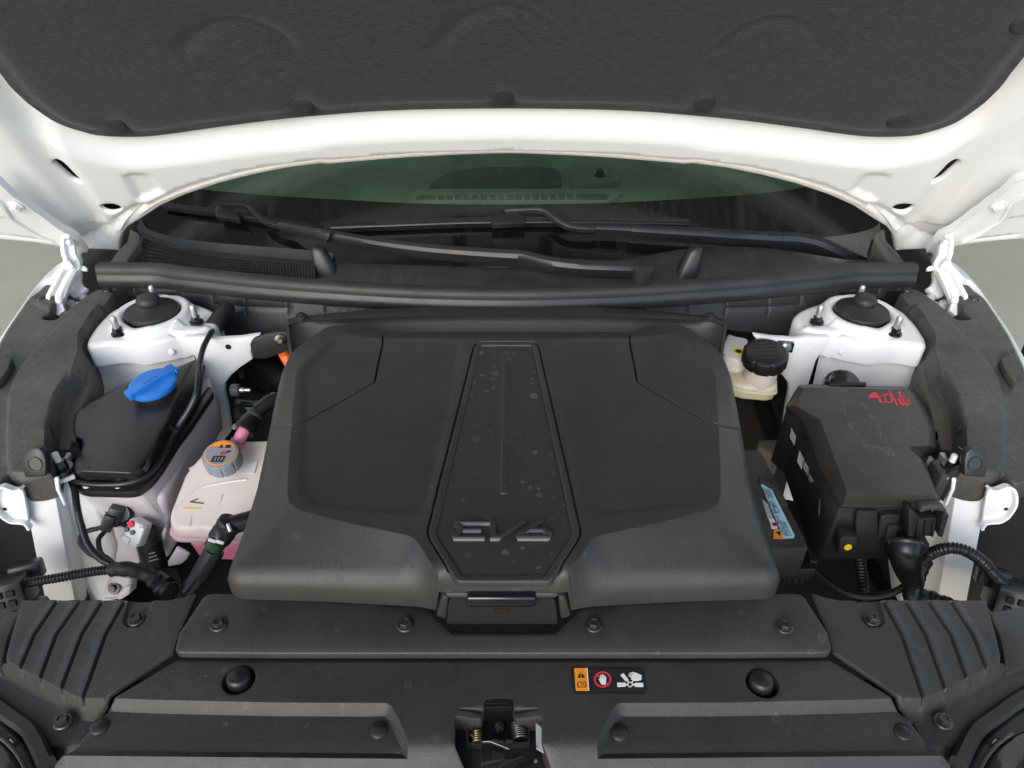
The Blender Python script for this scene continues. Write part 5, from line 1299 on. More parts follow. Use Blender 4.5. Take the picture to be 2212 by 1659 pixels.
for pl_ in (((1385, 720), (1560, 560), (1800, 500), (1960, 480)), ((1500, 850), (1530, 740)), ((1700, 860), (1760, 600)), ((1500, 400), (1600, 345))):
    pts = [V(p) for p in at(cB(*pl_), .842)]
    rr = []
    for p, (x, y) in zip(pts, pl_):
        zf = .868 + (.822 - .868) * max(0, min(1, (y - 172) / 700)); rr.append(Z(*cB((x, y))[0], zf - .0005))
    MB().tube(cr(rr, 4), .0022, 8).build('mould_seam', M['tank_pink'], ct)
def tplane(x, y, d=.0006): return Z(*cB((x, y))[0], .868 + (.822 - .868) * max(0, min(1, (y - 172) / 700)) + d)
q = [tplane(*p, .0022) for p in ((1450, 700), (1520, 702), (1588, 704), (1588, 714), (1520, 712), (1450, 710))]
MB().add(q, [list(range(6))]).build('yellow_line', M['yellow'], ct, fix=False)
for a_, b_ in (((1568, 632), (1505, 656)), ((1505, 656), (1612, 668))): MB().tube([tplane(*a_, .0012), tplane(*b_, .0012)], .0007, 6).build('ink_mark', M['black_ink'], ct)
q = [tplane(*p, .0012) for p in ((1950, 338), (2040, 336), (2010, 432), (1912, 430))]
MB().slab(q, (0, 0, -.0006)).build('paper_sticker', M['paper'], ct)
cc = Z(*cB((1745, 272))[0], .892); ax = V((.03, -.22, 1)).normalized()
prof = []
m = MB(); e = ax.orthogonal().normalized(); g = ax.cross(e); rows = []
for r, h in sc([(.0001, .0), (.029, .0), (.0325, -.001), (.0345, -.004), (.0352, -.010), (.0352, -.030)], .66):
    rows.append([cc + ax * h + (e * math.cos(t) + g * math.sin(t)) * (r * (1 - (.055 if (h < -.002 and (k % 8) == 0) else 0))) for k, t in enumerate([2 * math.pi * k / 72 for k in range(72)])])
cap = m.loft(rows, True, True).build('screw_cap', M['greycap'], ct, 30, label='grey screw cap with an orange warning disc')
CFm = Fr(cc, (g - V((0, 0, 0))).normalized() if False else (V((1, 0, 0)) - ax * ax.x).normalized(), ax.cross((V((1, 0, 0)) - ax * ax.x).normalized()))
def capP(poly, off): return [CFm.p(a, b, off) for a, b in CFm.abs(cB(*poly), off)]
MB().plate(CFm, circ((0, 0), .0188, 40), .001, .0006).build('warning_disc', M['orange'], cap)
MB().plate(CFm, [(a * .66, b * .66) for a, b in [(.0265 * math.cos(t), .0265 * math.sin(t)) for t in np.linspace(math.pi * -1.18, math.pi * .18, 30)]], .0005, .0010).build('disc_field', M['greycap'], cap)
MB().plate(CFm, [(a * .66, b * .66) for a, b in [(-.013, -.021), (.010, -.021), (.013, -.007), (-.010, -.007)]], .0004, .0014).build('radiator_symbol', M['black_ink'], cap)
for k in range(3): MB().plate(CFm, [(a * .66, b * .66) for a, b in [(-.007 + k * .006, -.018), (-.0045 + k * .006, -.018), (-.003 + k * .006, -.010), (-.0055 + k * .006, -.010)]], .0003, .0017).build('steam_mark', M['greycap'], cap)
MB().plate(CFm, [(a * .66, b * .66) for a, b in [(.0, -.004), (.018, .002), (.020, .006), (.012, .005), (.004, .002)]], .0004, .0014).build('hand_symbol', M['black_ink'], cap)
for s_ in (1, -1): MB().plate(CFm, [(a * .66, b * .66) for a, b in [(.003, -.004 * s_), (.005, -.006 * s_), (.012, .003 * s_), (.010, .005 * s_)]], .0003, .0017 + .0001 * s_).build('red_cross', M['red_ink'], cap)
MB().plate(CFm, [(a * .66, b * .66) for a, b in [(-.006, .012), (.002, .012), (-.002, .020)]], .0004, .0014).build('warning_triangle', M['black_ink'], cap)
MB().plate(CFm, [(a * .66, b * .66) for a, b in [(.006, .012), (.016, .012), (.016, .019), (.006, .019)]], .0004, .0014).build('book_symbol', M['black_ink'], cap)
for k in range(9):
    pass
# pink return hose on top of it with its clamp and connector
hp0 = [Z(u, v, z) for (u, v), z in zip(cX((225, 1600), (250, 1540), (310, 1420), (370, 1330), (440, 1230)), (.872, .878, .888, .893, .897))]
uh = thing('overflow_hose', (-.22, .78, .87), 'short pink translucent hose with black quick connector above the expansion tank', 'hose')
MB().tube(cr(hp0[:4], 5), .0080, 16).build('pink_tube', M['pink'], uh)
MB().lathe([(.0080, -.003), (.0098, -.003), (.0098, .003), (.0080, .003)], hp0[1], hp0[2] - hp0[1], 20).build('tube_collar', M['pink'], uh)
d = (hp0[4] - hp0[3]).normalized()
MB().lathe(sc([(.011, -.008), (.0185, -.010), (.0195, .0), (.0175, .003), (.0175, .016), (.015, .019), (.0145, .03), (.0001, .03)], .74), hp0[3], d, 24).build('connector_body', M['rubber_clean'], uh)
MB().lathe(sc([(.0148, .020), (.0154, .021), (.0154, .028), (.0148, .029)], .74), hp0[3], d, 24).build('green_ring', simple('dark_green_ring', (.014, .045, .018), .4), uh)
q0 = hp0[3] + d * .026
MB().tube(cr([q0, q0 + V((.02, .02, .005)), q0 + V((.05, .03, -.01)), q0 + V((.09, .03, -.04))], 5), .0095, 14).build('rubber_end', M['rubber_clean'], uh)
MB().box(hp0[3] + V((-.015, -.002, .002)), (.005, .011, .007), frameM(d), .001).build('spring_clip', M['steel'], uh)
# lower coolant hose
hs = [Z(u, v, z) for (u, v), z in zip(cB((1805, 850), (1755, 930), (1700, 1000), (1690, 1050), (1620, 1180), (1540, 1300), (1440, 1420), (1380, 1520)), (.865, .853, .842, .83, .815, .80, .785, .76))]
lh = thing('coolant_hose', (-.21, .55, .76), 'thick black coolant hose with green banded connector beside the pink tank', 'hose')
pth = cr(hs[2:], 5)
MB().tube(pth, [.0098 + .0006 * (i > 6) for i in range(len(pth))], 18).build('hose_tube', M['rubber_clean'], lh)
d = (hs[2] - hs[0]).normalized()
MB().lathe(sc([(.0001, -.013), (.014, -.012), (.0178, -.009), (.0182, .0), (.0165, .004), (.0178, .012), (.0158, .014)], .80), hs[0], d, 26).lathe(sc([(.0158, .013), (.0172, .017), (.0172, .024), (.0150, .027)], .80), hs[0], d, 26).tube([tuple(hs[0]), tuple(hs[0] + V((.045, .02, .0)))], .011, 18).build('connector_body', M['rubber_clean'], lh)
MB().lathe([(.0104, .021), (.0116, .022), (.0116, .033), (.0104, .034)], hs[0], d, 26).build('green_band', simple('green_band', (.016, .060, .022), .35), lh)
tl_ = Y(*cB((1690, 960))[0], hs[1].y - .020)
for x, y in ((1680, 962), (1742, 975)):
    p = Z(*cB((x, y))[0], hs[1].z + .008); MB().box(p, (.009, .004, .004), frameM((CAM - p)), .001).build('white_mark', M['white_plastic'], lh)
p = Z(*cB((1815, 858))[0], .885); MB().box(p, (.010, .004, .004), frameM(CAM - p, (1, .6, 0)), .0005).build('wire_clip', M['steel'], lh)
q = pth[9]; MB().lathe([(.0108, -.02), (.0116, -.02), (.0116, .016), (.0108, .016)], q, V(pth[10]) - V(pth[8]), 20).build('hose_sleeve', M['rubber'], lh)
for k in range(4):
    q = pth[-8 + k]; MB().lathe([(.0105, -.002), (.0122, 0), (.0105, .002)], q, V(pth[-7 + k]) - V(pth[-9 + k]), 20).build('hose_ring', M['rubber_clean'], lh)

# ------------------------------------------------------------------ brake fluid reservoir (right, rear)
br = thing('brake_fluid_reservoir', (.38, .90, .79), 'milky brake fluid tank with ribbed black screw cap', 'fluid reservoir')
bt = at(cD((95, 905), (190, 900), (300, 930), (440, 1000), (466, 1030), (470, 1120), (420, 1130), (250, 1115), (150, 1085), (90, 980)), .872)
MB().prism([V((p.x, p.y - .001, .862)) for p in bt], bt, .004, 3).build('tank_upper', M['tank_brake'], br, 50)
fb = [V((p.x + (p.x - .375) * .04, p.y - .003, .864)) for p in bt]
MB().slab(fb, (0, 0, -.004), .0015).build('weld_flange', M['tank_brake'], br)
MB().prism([V((p.x * .985 + .005, p.y + .004, .845)) for p in bt], [V((p.x, p.y + .002, .862)) for p in bt], .003, 3).build('tank_lower', M['tank_brake'], br, 50)
rb = at(cD((120, 735), (170, 755), (260, 770), (300, 900), (200, 930), (100, 905), (75, 850)), .895)
MB().slab(rb, (0, 0, -.03), .005).build('rear_chamber', M['white_plastic'], br)
MB().lathe([(.0001, .001), (.0075, .001), (.008, -.001)], Z(*cD((195, 868))[0], .8955), (0, 0, 1), 24).build('yellow_seal', M['yellow'], br)
ringy = Z(*cD((195, 868))[0], .8966); MB().lathe([(.0030, .0), (.0030, .0004), (.0048, .0004), (.0048, 0)], ringy, (0, 0, 1), 20).build('seal_ring', M['brass'], br)
cc = Z(*cD((390, 868))[0], .925); ax = V((-.05, -.12, 1)).normalized(); e = ax.orthogonal().normalized(); g = ax.cross(e)
MB().lathe([(.023, -.015), (.023, -.055)], cc, ax, 26).build('filler_neck', M['tank_pink'], br)
rows = []
for r, h in sc([(.0001, .001), (.030, .001), (.033, .0), (.0365, -.003), (.0372, -.008), (.0372, -.022), (.0362, -.024)], .86):
    rows.append([cc + ax * h + (e * math.cos(t) + g * math.sin(t)) * (r * (1 - (.05 if (h < -.001 and (k % 10) in (0, 1)) else 0))) for k, t in enumerate([2 * math.pi * k / 80 for k in range(80)])])
bc = MB().loft(rows, True, True).build('screw_cap', M['rubber_clean'], br, 30, label='ribbed black screw cap')
CB = Fr(cc + ax * .0012, (V((1, 0, 0)) - ax * ax.x).normalized(), ax.cross((V((1, 0, 0)) - ax * ax.x).normalized()))
mb = MB()
for k in range(5):
    wv = .016 * math.sqrt(max(0, 1 - ((k - 2) / 3.2) ** 2)); mb.plate(CB, [(-wv, -.017 + k * .008), (wv, -.017 + k * .008), (wv, -.0145 + k * .008), (-wv, -.0145 + k * .008)], .0006, .0004)
mb.build('embossed_lines', M['plastic_smooth'], bc)
q = [Y(u, v, .898) for u, v in cD((475, 815), (495, 808), (592, 815), (575, 880), (500, 875))]
bk_ = tag(MB().slab(q, (0, .008, 0), .001).build('retaining_plate', M['gloss']), 'small black plate with a steel bolt behind the ribbed screw cap', 'bracket')
bp_ = Y(*cD((530, 838))[0], .897); MB().lathe([(.0001, .002), (.0075, .002), (.008, 0)], bp_, (0, -1, .2), 20).lathe([(.0001, .007), (.0048, .007), (.0052, .002)], bp_, (0, -1, .2), 6).build('bolt', M['steel'], bk_, 30)

# ------------------------------------------------------------------ fuse box (right)
fb_ = thing('fuse_box', (.47, .70, .70), 'large black fuse box with red pictograms on its lid', 'fuse box')
tp = cD((655, 1130), (690, 1122), (1370, 1140), (1410, 1155), (1470, 1270), (1545, 1430)) + cE((1540, 80), (1538, 188), (1412, 192), (1400, 200), (1488, 290), (1500, 330), (1582, 512), (1560, 528), (960, 520), (945, 470), (860, 240), (770, 0)) + cD((590, 1250),)
lp = cD((625, 1112), (700, 1105), (1400, 1125), (1450, 1160), (1520, 1280), (1590, 1440)) + cE((1590, 80), (1590, 200), (1500, 240), (1480, 270), (1520, 330), (1530, 350), (1618, 590), (1600, 606), (935, 604), (885, 560), (770, 330), (640, 0)) + cD((535, 1260),)
P1 = at(tp, .928); P0 = at(lp, .897)
fl_ = MB().prism(P0, P1, .006, 3).build('box_lid', M['plastic'], fb_, 35)
rimp = [V(p) for p in P0]
MB().slab([V((p.x + (p.x - .48) * .012, p.y + (p.y - .7) * .012, .898)) for p in P0], (0, 0, -.007), .002).build('lid_rim', M['plastic_smooth'], fb_, 35)
body = [V((p.x * .99 + .004, p.y * .985 + .012, .893)) for p in P0]
MB().prism([V((p.x, p.y + .004, .795)) for p in body], body, .004, 2).build('box_body', M['plastic_smooth'], fb_, 35)
yb_ = min(p.y for p in body) - .004
FY = lambda *p: [Y(u, v, yb_) for u, v in cE(*p)]
for q, nm, th in ((((905, 775), (1010, 780), (1005, 905), (870, 905), (885, 800)), 'side_clip', .012), (((1020, 660), (1040, 640), (1170, 640), (1180, 905), (1010, 905)), 'front_rib', .003), (((1190, 680), (1230, 660), (1330, 660), (1300, 760), (1160, 850)), 'front_rib', .004), (((1350, 560), (1365, 555), (1420, 610), (1385, 760), (1345, 750)), 'latch_arm', .018), (((1590, 590), (1632, 600), (1585, 760), (1555, 750)), 'latch_arm', .018), (((1400, 660), (1570, 655), (1550, 785), (1380, 785)), 'latch_body', .010), (((1215, 800), (1280, 800), (1275, 940), (1240, 950)), 'front_rib', .012), (((1290, 820), (1510, 820), (1490, 900), (1280, 900)), 'socket_shell', .014), (((1235, 720), (1310, 720), (1290, 790), (1200, 850)), 'front_rib', .008)):
    MB().slab([p + V((0, -th, 0)) for p in FY(*q)], (0, th + .004, 0), .0015).build(nm, M['plastic_smooth'], fb_)
q = [p + V((0, -.016, .004)) for p in FY((1420, 600), (1440, 570), (1500, 556), (1570, 560), (1610, 590), (1612, 606), (1550, 596), (1480, 592), (1430, 612))]
MB().slab(q, (0, .012, 0), .002).build('latch_grip', M['plastic'], fb_)
for x in (1425, 1480, 1535):
    q = [p + V((0, -.013, 0)) for p in FY((x, 670), (x + 12, 670), (x, 780), (x - 12, 780))]; MB().slab(q, (0, .006, 0), .001).build('latch_rib', M['plastic_smooth'], fb_)
dp = FY((940, 850))[0] + V((0, -.0125, 0))
MB().lathe([(.0001, .0008), (.0042, .0006), (.0046, 0)], dp, (0, -1, .1), 22).build('yellow_dot', M['yellow'], fb_)
LFm = hz(.928)
def ink(pts, mat, nm, par, off=.0004): return MB().plate(LFm, LFm.abs(cD(*pts)), .0006, off).build(nm, mat, par)
for pts in (((1112, 1188), (1140, 1160), (1165, 1160), (1190, 1185), (1188, 1200), (1150, 1196), (1115, 1196)), ((1180, 1196), (1195, 1190), (1205, 1225), (1270, 1225), (1272, 1222), (1262, 1170), (1268, 1168), (1282, 1224), (1278, 1232), (1188, 1226)), ((1200, 1180), (1255, 1168), (1258, 1174), (1206, 1186)), ((1222, 1186), (1230, 1184), (1240, 1222), (1232, 1222)), ((1255, 1148), (1266, 1148), (1322, 1250), (1310, 1252))): ink(pts, M['red_ink'], 'red_pictogram', fl_)
for pts in (((1318, 1165), (1332, 1148), (1346, 1168), (1338, 1168), (1342, 1185), (1334, 1185), (1330, 1168)), ((1325, 1182), (1365, 1188), (1368, 1194), (1330, 1190)), ((1326, 1186), (1332, 1190), (1345, 1222), (1338, 1222)), ((1364, 1190), (1370, 1194), (1386, 1226), (1380, 1224)), ((1338, 1218), (1386, 1224), (1388, 1230), (1340, 1224)), ((1345, 1200), (1362, 1204), (1366, 1214), (1350, 1212)), ((1316, 1200), (1326, 1202), (1342, 1236), (1398, 1238), (1400, 1216), (1390, 1215), (1392, 1208), (1404, 1212), (1402, 1246), (1336, 1244)), ((1352, 1246), (1362, 1246), (1364, 1254), (1354, 1254)), ((1374, 1246), (1386, 1246), (1390, 1254), (1378, 1254))): ink(pts, M['red_ink'], 'red_pictogram', fl_, .00045)
# dried glue trace on the lid
gp = cD((930, 1215), (930, 1260), (955, 1320), (985, 1400)) + cE((990, 30), (1030, 105), (1090, 185), (1150, 195), (1220, 215), (1280, 262))
gp2 = cD((940, 1235), (1060, 1240), (1110, 1270), (1140, 1330)) + cE((1160, 0), (1185, 60), (1215, 140), (1250, 200), (1285, 262))
random.seed(3); mb = MB()
for gpp in (gp, gp2):
    for u, v in cr(gpp, 9):
        for _ in range(3):
            if random.random() < .6:
                p = LFm.at(u + random.uniform(-6, 6), v + random.uniform(-4, 4), .0); r = random.uniform(.0003, .0010)
                mb.lathe([(.0001, .0003), (r, .0001)], p + V((0, 0, .0001)), (0, 0, 1), 5)
tag(mb.build('glue_residue', simple('dried_glue', (.15, .148, .14), .7), fl_), kind='stuff')
for q in (((572, 62), (606, 125), (594, 190), (560, 130)), ((630, 225), (665, 290), (645, 358), (612, 300)), ((668, 300), (698, 350), (690, 410), (655, 345)), ((700, 385), (732, 440), (728, 475), (692, 430)), ((770, 565), (778, 570), (772, 680), (764, 680))):
    u, v = cE(q[0])[0]
    p = [Z(uu, vv, z) for (uu, vv), z in zip(cE(*q), (.874, .868, .856, .862))]
    ms = sum((V(x) for x in p), V()) / 4
    MB().slab([x + V((-.002, -.002, .002)) for x in p], (.001, .002, -.001)).build('white_sticker', M['glint_and_sticker'], fb_)
# cable port behind it
pp = Y(*cD((935, 1090))[0], .83)
pt_ = thing('cable_port', tuple(pp), 'round black cable port behind the fuse box lid', 'connector')
MB().lathe(sc([(.0001, .018), (.022, .017), (.027, .012), (.028, .0), (.032, -.004), (.032, -.02)], .76), pp + V((0, 0, -.004)), (0, -.5, .8), 26).build('port_body', M['gloss'], pt_)
MB().box(pp + V((0, -.012, .006)), (.05, .006, .006), frameM((0, -.5, .8)), .001).build('port_bar', M['plastic_smooth'], pt_)
# ------------------------------------------------------------------ battery in its tray
ba = thing('battery', (.36, .62, .74), 'black battery with a light blue label, half hidden by the storage lid', 'battery')
BT = hz(.85)
bp = at(cE((200, 215), (330, 218), (358, 235), (385, 290), (455, 420), (560, 640), (655, 820), (686, 905), (686, 915), (200, 930)), .85)
MB().prism([V((p.x, p.y, .80)) for p in bp], bp, .003, 2).build('battery_case', M['plastic'], ba, 35)
q = at(cE((335, 410), (360, 415), (475, 470), (545, 600), (535, 606), (500, 606), (440, 500), (345, 445)), .8525)
MB().slab(q, (0, 0, -.004), .0008).build('lid_handle', M['plastic'], ba)
lb = at(cE((352, 460), (368, 462), (430, 500), (580, 800), (592, 825), (585, 840), (512, 842)), .8512)
MB().slab(lb, (0, 0, -.0008)).build('blue_label', M['cyan_ink'], ba, label='light blue label with battery ratings')
q = at(cE((445, 778), (482, 780), (514, 843), (440, 843)), .8516); MB().slab(q, (0, 0, -.0012)).build('orange_label', M['orange'], ba)
q = at(cE((455, 800), (488, 790), (490, 826), (470, 812)), .8519); MB().slab(q, (0, 0, -.0003)).build('warning_triangle', M['black_ink'], ba)
q = at(cE((360, 565), (400, 600), (440, 705), (400, 700)), .8514); MB().slab(q, (0, 0, -.001)).build('grey_label', M['grey_ink'], ba)
q = at(cE((405, 700), (445, 705), (470, 770), (430, 775)), .8516); MB().slab(q, (0, 0, -.001)).build('white_label', M['paper'], ba)
MB().lathe([(.0016, .0), (.0016, .0003), (.0030, .0003), (.0030, 0)], Z(*cE((448, 745))[0], .8518), (0, 0, 1), 20).build('red_ring_mark', M['red_ink'], ba)
BL = hz(.8514)
for s_, a_, b_ in (('eAGM60L-DIN(12V)', (545, 828), (473, 680)), ('60Ah (20HR)', (468, 668), (424, 576)), ('CCA 500A', (416, 560), (380, 490)), ('37110-XA660', (575, 826), (524, 722)), ('RC 100min', (492, 662), (448, 584)), ('(SAE/EN)', (442, 558), (412, 494))):
    text(s_, BL, cE(a_)[0], cE(b_)[0], M['black_ink'], 'label_lettering', ba, .0003, .0085)
tr = at(cE((200, 985), (700, 985), (752, 1000), (758, 1015), (750, 1055), (740, 1060), (200, 1060)), .79)
MB().slab(tr, (0, 0, -.02), .003).build('battery_tray', M['plastic_smooth'], ba)
q = at(cE((660, 800), (700, 850), (760, 1010), (700, 1000)), .795); MB().slab(q, (0, 0, -.03), .002).build('tray_wall', M['plastic_smooth'], ba)
mb = MB()
for x in (530, 570, 615, 660): mb.slab(at(cE((x, 1060), (x + 14, 1060), (x + 14, 1085), (x, 1085)), .775), (0, 0, -.02))
mb.build('tray_ribs', M['plastic_smooth'], ba)

# ------------------------------------------------------------------ wiring, hoses and brackets
def corr(path, r, pitch=.0036, seg=14):
    P = [V(p) for p in resamp(path, .0009, False)]; L = 0; rr = []
    for i, p in enumerate(P):
        if i: L += (p - P[i - 1]).length
        rr.append(r * (1 + .11 * math.copysign(abs(math.sin(2 * math.pi * L / pitch)) ** .6, math.sin(2 * math.pi * L / pitch))))
    return MB().tube([tuple(p) for p in P], rr, seg)
def tape(path, r, amp=.16, seed=1, seg=14):
    random.seed(seed); P = resamp(path, .0045, False); m = MB().tube(P, [r * (1 + random.uniform(-amp, amp) * .5) for _ in P], seg)
    for i in range(len(P)):
        c = V(P[i]); ph, k = random.uniform(0, 6.28), random.choice((1, 2, 3))
        for j in range(seg):
            q = V(m.v[i * seg + j]); w = 1 + amp * (.4 * math.sin(k * 6.283 * j / seg + ph) + random.uniform(-.16, .16)); m.v[i * seg + j] = tuple(c + (q - c) * w)
    return m
h1 = cr(at(cB((90, 1318), (200, 1300), (330, 1278), (470, 1255), (620, 1226), (760, 1205), (900, 1190)), .812), 6)
wl1 = thing('wiring_harness', (-.45, .53, .78), 'black corrugated wire loom crossing the left white post', 'wire harness')
corr(h1, .0053).build('corrugated_sleeve', M['rubber_clean'], wl1, 60)
h2 = cr(at(cB((880, 1195), (960, 1185), (1060, 1195), (1150, 1225), (1240, 1270), (1320, 1320), (1400, 1370), (1480, 1430)), (.812, .815, .812, .805, .798, .79, .785, .78)), 5)
tape(h2, .0086, .14, 4).build('taped_trunk', M['rubber'], wl1, 60)
mb = tape(cr(at(cB((1230, 1270), (1300, 1320), (1340, 1380)), .80), 5), .0115, .25, 9); mb.build('wrinkled_tape', M['rubber_clean'], wl1, 30)
for i, pl_ in enumerate((((900, 800), (860, 840), (820, 900), (780, 960), (800, 1060), (860, 1110), (930, 1170)), ((1040, 870), (960, 832), (850, 850), (760, 870), (660, 900), (635, 970), (680, 1040), (760, 1090), (870, 1130), (960, 1180)))):
    z_ = [.79, .795, .80, .80, .80, .805, .81] if i == 0 else [.80, .81, .81, .81, .81, .81, .81, .81, .812, .814]
    p = cr(at(cB(*pl_), z_), 6); tape(p, .0031, .12, 20 + i, 10).build('branch_wire', M['rubber'], wl1, 60)
v1 = cr(at(cB((560, 470), (590, 560), (610, 700), (645, 850), (700, 1000), (800, 1110), (900, 1160)), (.872, .868, .86, .845, .83, .82, .815)), 6)
tag(MB().tube(v1, .0042, 12).build('vent_hose', M['rubber_clean']), 'thin black hose running down beside the white post under the washer tank', 'hose')
def plugbox(loc, sgn, nm_label, end):
    o = thing('headlight_plug', tuple(loc), nm_label, 'connector', 'headlight connectors')
    R_ = Matrix.Rotation(rad(-20 * sgn), 3, 'Z') @ Matrix.Rotation(rad(-25), 3, 'X')
    MB().box(loc, (.05, .05, .036), R_, .004).box(loc + R_ @ V((.018 * -sgn, .022, .012)), (.034, .022, .022), R_, .003).build('plug_body', M['plastic_smooth'], o)
    mb = MB()
    for i in range(2):
        for j in range(3): mb.box(loc + R_ @ V((-.012 + j * .012, -.026, -.006 + i * .012)), (.0075, .004, .0075), R_)
    mb.build('plug_window', M['dark'], o)
    MB().box(loc + R_ @ V((0, -.005, -.035)), (.07, .06, .03), R_, .01).build('lamp_cap', M['plastic_smooth'], o)
    for dx in (-.004, .004): MB().tube([loc + R_ @ V((dx, .012, .010)), V(end) + V((dx * .5, 0, 0))], .0016, 6).build('red_wire', M['red'], o)
plugbox(Z(*cB((55, 1370))[0], .80), -1, 'black headlight plug at the end of the loom over the left post', h1[0])

wr2 = thing('wiring_harness', (.5, .52, .74), 'black corrugated wire loom arching over the right white post', 'wire harness')
h = cr(at(cW((70, 720), (180, 620), (300, 560), (430, 525), (560, 530), (680, 565), (800, 630), (920, 730), (1030, 860), (1110, 950), (1160, 985)), (.80, .825, .84, .85, .853, .853, .85, .842, .83, .82, .815)), 6)
plugbox(Z(*cW((1290, 1180))[0], .80), 1, 'black headlight plug at the end of the arched loom over the right post', h[-1])
corr(h, .0066, .0036).build('corrugated_sleeve', M['rubber_clean'], wr2, 60)
tape(cr(at(cE((1510, 985), (1470, 1060), (1440, 1150), (1420, 1250), (1440, 1330)), (.80, .79, .78, .765, .75)), 5), .0105, .14, 5).build('taped_trunk', M['rubber_clean'], wr2, 60)
tape(cr(at(cE((1440, 1250), (1540, 1270), (1640, 1310), (1720, 1350)), (.76, .76, .76, .76)), 5), .0105, .22, 6).build('taped_branch', M['rubber_clean'], wr2, 30)
tape(cr(at(cE((1420, 1150), (1300, 1220), (1150, 1255), (1000, 1240), (860, 1170), (760, 1080)), (.765, .75, .74, .735, .73, .73)), 5), .0045, .12, 8).build('branch_wire', M['rubber'], wr2, 60)
cs = thing('cable_sleeve', (.49, .6, .74), 'wide black rubber cable boot leaving the front of the fuse box', 'cable sleeve')
ps = cr(at(cE((1370, 880), (1372, 930), (1380, 1000), (1400, 1080), (1430, 1160)), (.845, .84, .825, .80, .775)), 6)
MB().tube(ps, [.0190 - .007 * (i / len(ps)) ** 2 for i in range(len(ps))], 24).build('boot', M['rubber_clean'], cs)
MB().lathe([(.0192, -.003), (.0203, 0), (.0192, .003)], ps[1], V(ps[3]) - V(ps[0]), 28).build('boot_rim', M['plastic_smooth'], cs)
lc_ = cr(at(cE((1045, 920), (1055, 1000), (1065, 1100), (1075, 1200), (1075, 1330), (1070, 1420)), (.76, .75, .74, .73, .71, .69)), 6)
tag(corr(lc_, .0068, .0040).build('corrugated_conduit', M['rubber_clean'], None, 60), 'black corrugated conduit dropping below the yellow dot of the fuse box', 'conduit')
# earth bracket beside the fuse box, with its stud
gb_ = thing('side_bracket', (.57, .70, .82), 'black folded bracket with a white tipped stud by the fuse box', 'bracket')
BZ = .905
q = at(cE((1545, 285), (1600, 275), (1690, 272), (1735, 290), (1800, 330), (1700, 390), (1632, 400)), BZ)
MB().slab(q, (0, 0, -.05), .004).build('bracket_block', M['plastic'], gb_)
q = [Y(u, v, q[5].y) for u, v in cE((1630, 410), (1820, 320), (1818, 350), (1770, 400), (1720, 440), (1640, 590), (1600, 540))]
MB().slab(q, (0, .006, 0), .001).build('bracket_face', M['plastic_smooth'], gb_)
q = [Z(u, v, z) for (u, v), z in zip(cE((1745, 205), (1825, 260), (1830, 285), (1800, 330), (1740, 345), (1722, 300)), (.93, .93, .925, .91, .905, .91))]
MB().slab(q, (.003, .004, 0), .001).build('bracket_lug', M['gloss'], gb_)
sp1 = Z(*cE((1688, 330))[0], BZ + .001)
MB().lathe([(.0001, .0015), (.0095, .0015), (.010, 0)], sp1, (0, 0, 1), 22).lathe([(.0001, .0075), (.0052, .0075), (.0057, .0015)], sp1, (0, 0, 1), 6).build('nut', M['gloss'], gb_, 30)
MB().lathe([(.0001, .018), (.0032, .0175), (.0039, .016), (.0039, .006)], sp1, (0, 0, 1), 14).build('stud', M['white_plastic'], gb_)
# heat shield flap with clip at the left of the surround, orange cable, and the parts below it
ff = thing('insulation_flap', (-.25, .90, .85), 'black foam flap with a push clip left of the storage surround', 'flap')
q = [Y(u, v, .885) for u, v in cX((410, 250), (450, 190), (600, 130), (780, 100), (900, 90), (925, 260), (920, 330), (800, 380), (620, 445), (455, 440), (425, 350))]
MB().slab(q, (0, .008, 0), .002).build('flap_pad', M['rubber'], ff)
p = Y(*cX((810, 190))[0], .882); MB().lathe([(.0001, .008), (.0035, .008), (.004, .003), (.008, .002), (.0085, 0)], p, (.2, -1, .3), 20).build('push_clip', M['gloss'], ff)
p = Y(*cX((880, 420))[0], .93); p.z = p.z
tag(MB().tube(cr([Y(*cX((835, 330))[0], .90), Y(*cX((870, 400))[0], .90), Y(*cX((915, 480))[0], .895), Y(*cX((960, 560))[0], .89)], 5), .008, 14).build('high_voltage_cable', M['orange_cable']), 'short visible piece of orange cable beside the black flap', 'cable')
mo = thing('motor_bracket', (-.26, .84, .76), 'black cast bracket with steel bolts in the gap left of the storage lid', 'bracket')
q = at(cX((240, 860), (370, 850), (600, 850), (650, 880), (780, 880), (700, 1060), (540, 1060), (480, 1020), (190, 1020)), .83)
MB().slab(q, (0, 0, -.03), .004).build('bracket_plate', M['gloss'], mo)
q = at(cX((200, 1050), (340, 1050), (340, 1160), (300, 1230), (190, 1200)), .825); MB().slab(q, (0, 0, -.03), .004).build('bracket_foot', M['plastic_smooth'], mo)
b0, b1 = Z(*cX((210, 850))[0], .85), Z(*cX((380, 850))[0], .85)
MB().lathe([(.0001, -.004), (.0090, -.004), (.0098, 0), (.0090, .007), (.006, .008)], b0, b1 - b0, 20).build('rubber_bush', M['greycap'] if False else plastic('grey_rubber_bush', (.10, .10, .115), .5, 400, .1), mo)
MB().lathe([(.0040, .007), (.0040, .014), (.0030, .015), (.0028, .024), (.0001, .024)], b0, b1 - b0, 12).build('bolt', M['zinc'], mo)
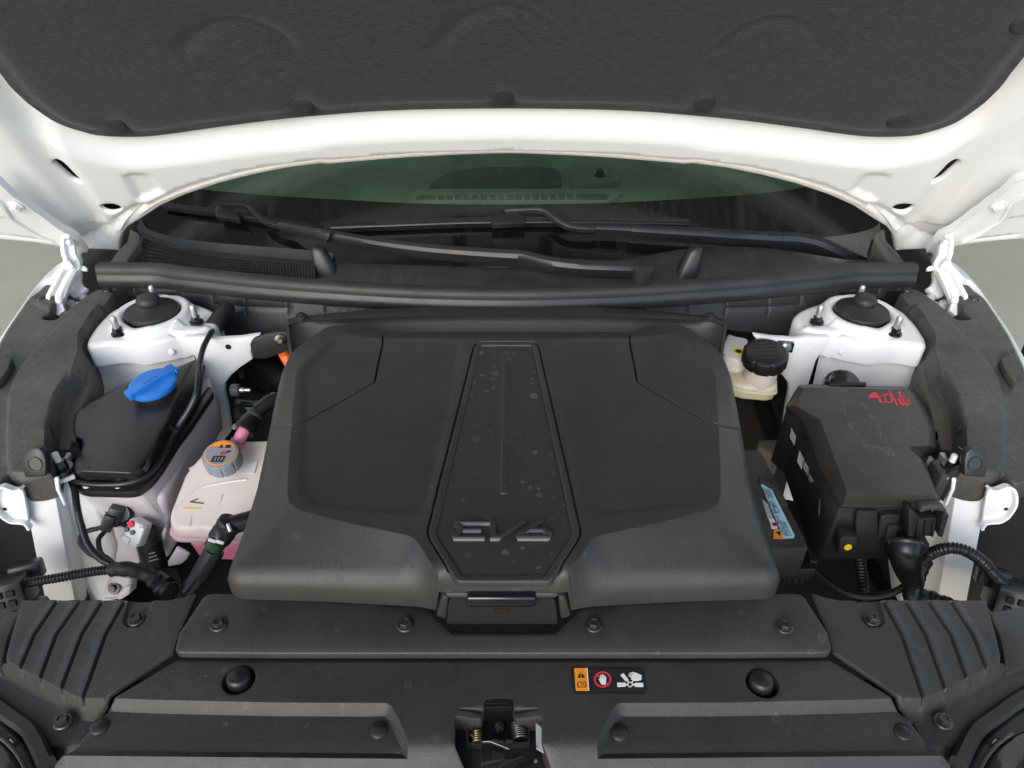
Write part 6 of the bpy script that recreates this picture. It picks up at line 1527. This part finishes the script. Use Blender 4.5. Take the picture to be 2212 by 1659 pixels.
MB().lathe([(.0001, .005), (.0045, .004), (.0062, 0)], Z(*cX((722, 925))[0], .84), (-.2, -.6, .7), 14).build('bolt_head', M['steel'], mo)
MB().tube(cr(at(cX((350, 1090), (500, 1090), (620, 1130)), .815), 4), .010, 14).build('grey_tube', plastic('blue_grey_hose', (.06, .065, .085), .45, 400, .1), mo)
tag(MB().tube(cr(at(cX((480, 470), (600, 560), (760, 680), (900, 760)), (.80, .80, .80, .80)), 5), .018, 18).build('air_duct', M['rubber']), 'dim black duct curving behind the left of the storage lid', 'duct')
tag(MB().tube(cr(at(cX((240, 640), (400, 600), (560, 680), (800, 860)), (.77, .77, .77, .77)), 5), .02, 18).build('air_duct', M['rubber_clean']), 'lower dark hose in the gap left of the storage lid', 'hose')
# dim things low on the right
tag(MB().slab(at(cE((330, 140), (500, 140), (500, 230), (440, 250), (330, 190)), .74), (0, 0, -.05), .004).build('crossmember', simple('dusty_dim_metal', (.16, .15, .135), .6)), 'dusty pale metal piece deep between battery and fuse box', 'frame member')
tag(MB().tube(cr(at(cE((300, -300), (360, -120), (420, 60), (470, 200)), .72), 5), .014, 14).build('brake_line_cover', M['rubber']), 'dim black hose below the brake fluid tank', 'hose')
tag(MB().slab(at(cB((1200, 1160), (1420, 1180), (1440, 1290), (1380, 1330), (1250, 1270)), .74), (0, 0, -.03), .004).build('loom_bracket', M['plastic_smooth']), 'dark plastic bracket under the taped loom beside the coolant hose', 'bracket')

# small moulded and printed letters
_tf = min(p.y for p in top_) - .006
TFr = Fr((0, _tf, .80), (1, 0, 0), (0, .25, .97))
text('MAX', TFr, cB((1500, 892))[0], cB((1575, 896))[0], M['tank_pink'], 'level_lettering', ct, .004)
text('MIN', TFr, cB((1515, 1000))[0], cB((1600, 1004))[0], M['tank_pink'], 'level_lettering', ct, .004)
_bf = Fr((0, q[0].y if False else Z(*cE((1700, 390))[0], .905).y - .001, .88), (1, 0, 0), (0, 0, 1))
text('S', _bf, cE((1664, 427))[0], cE((1676, 425))[0], M['white_ink'], 'bracket_lettering', gb_, .0012)
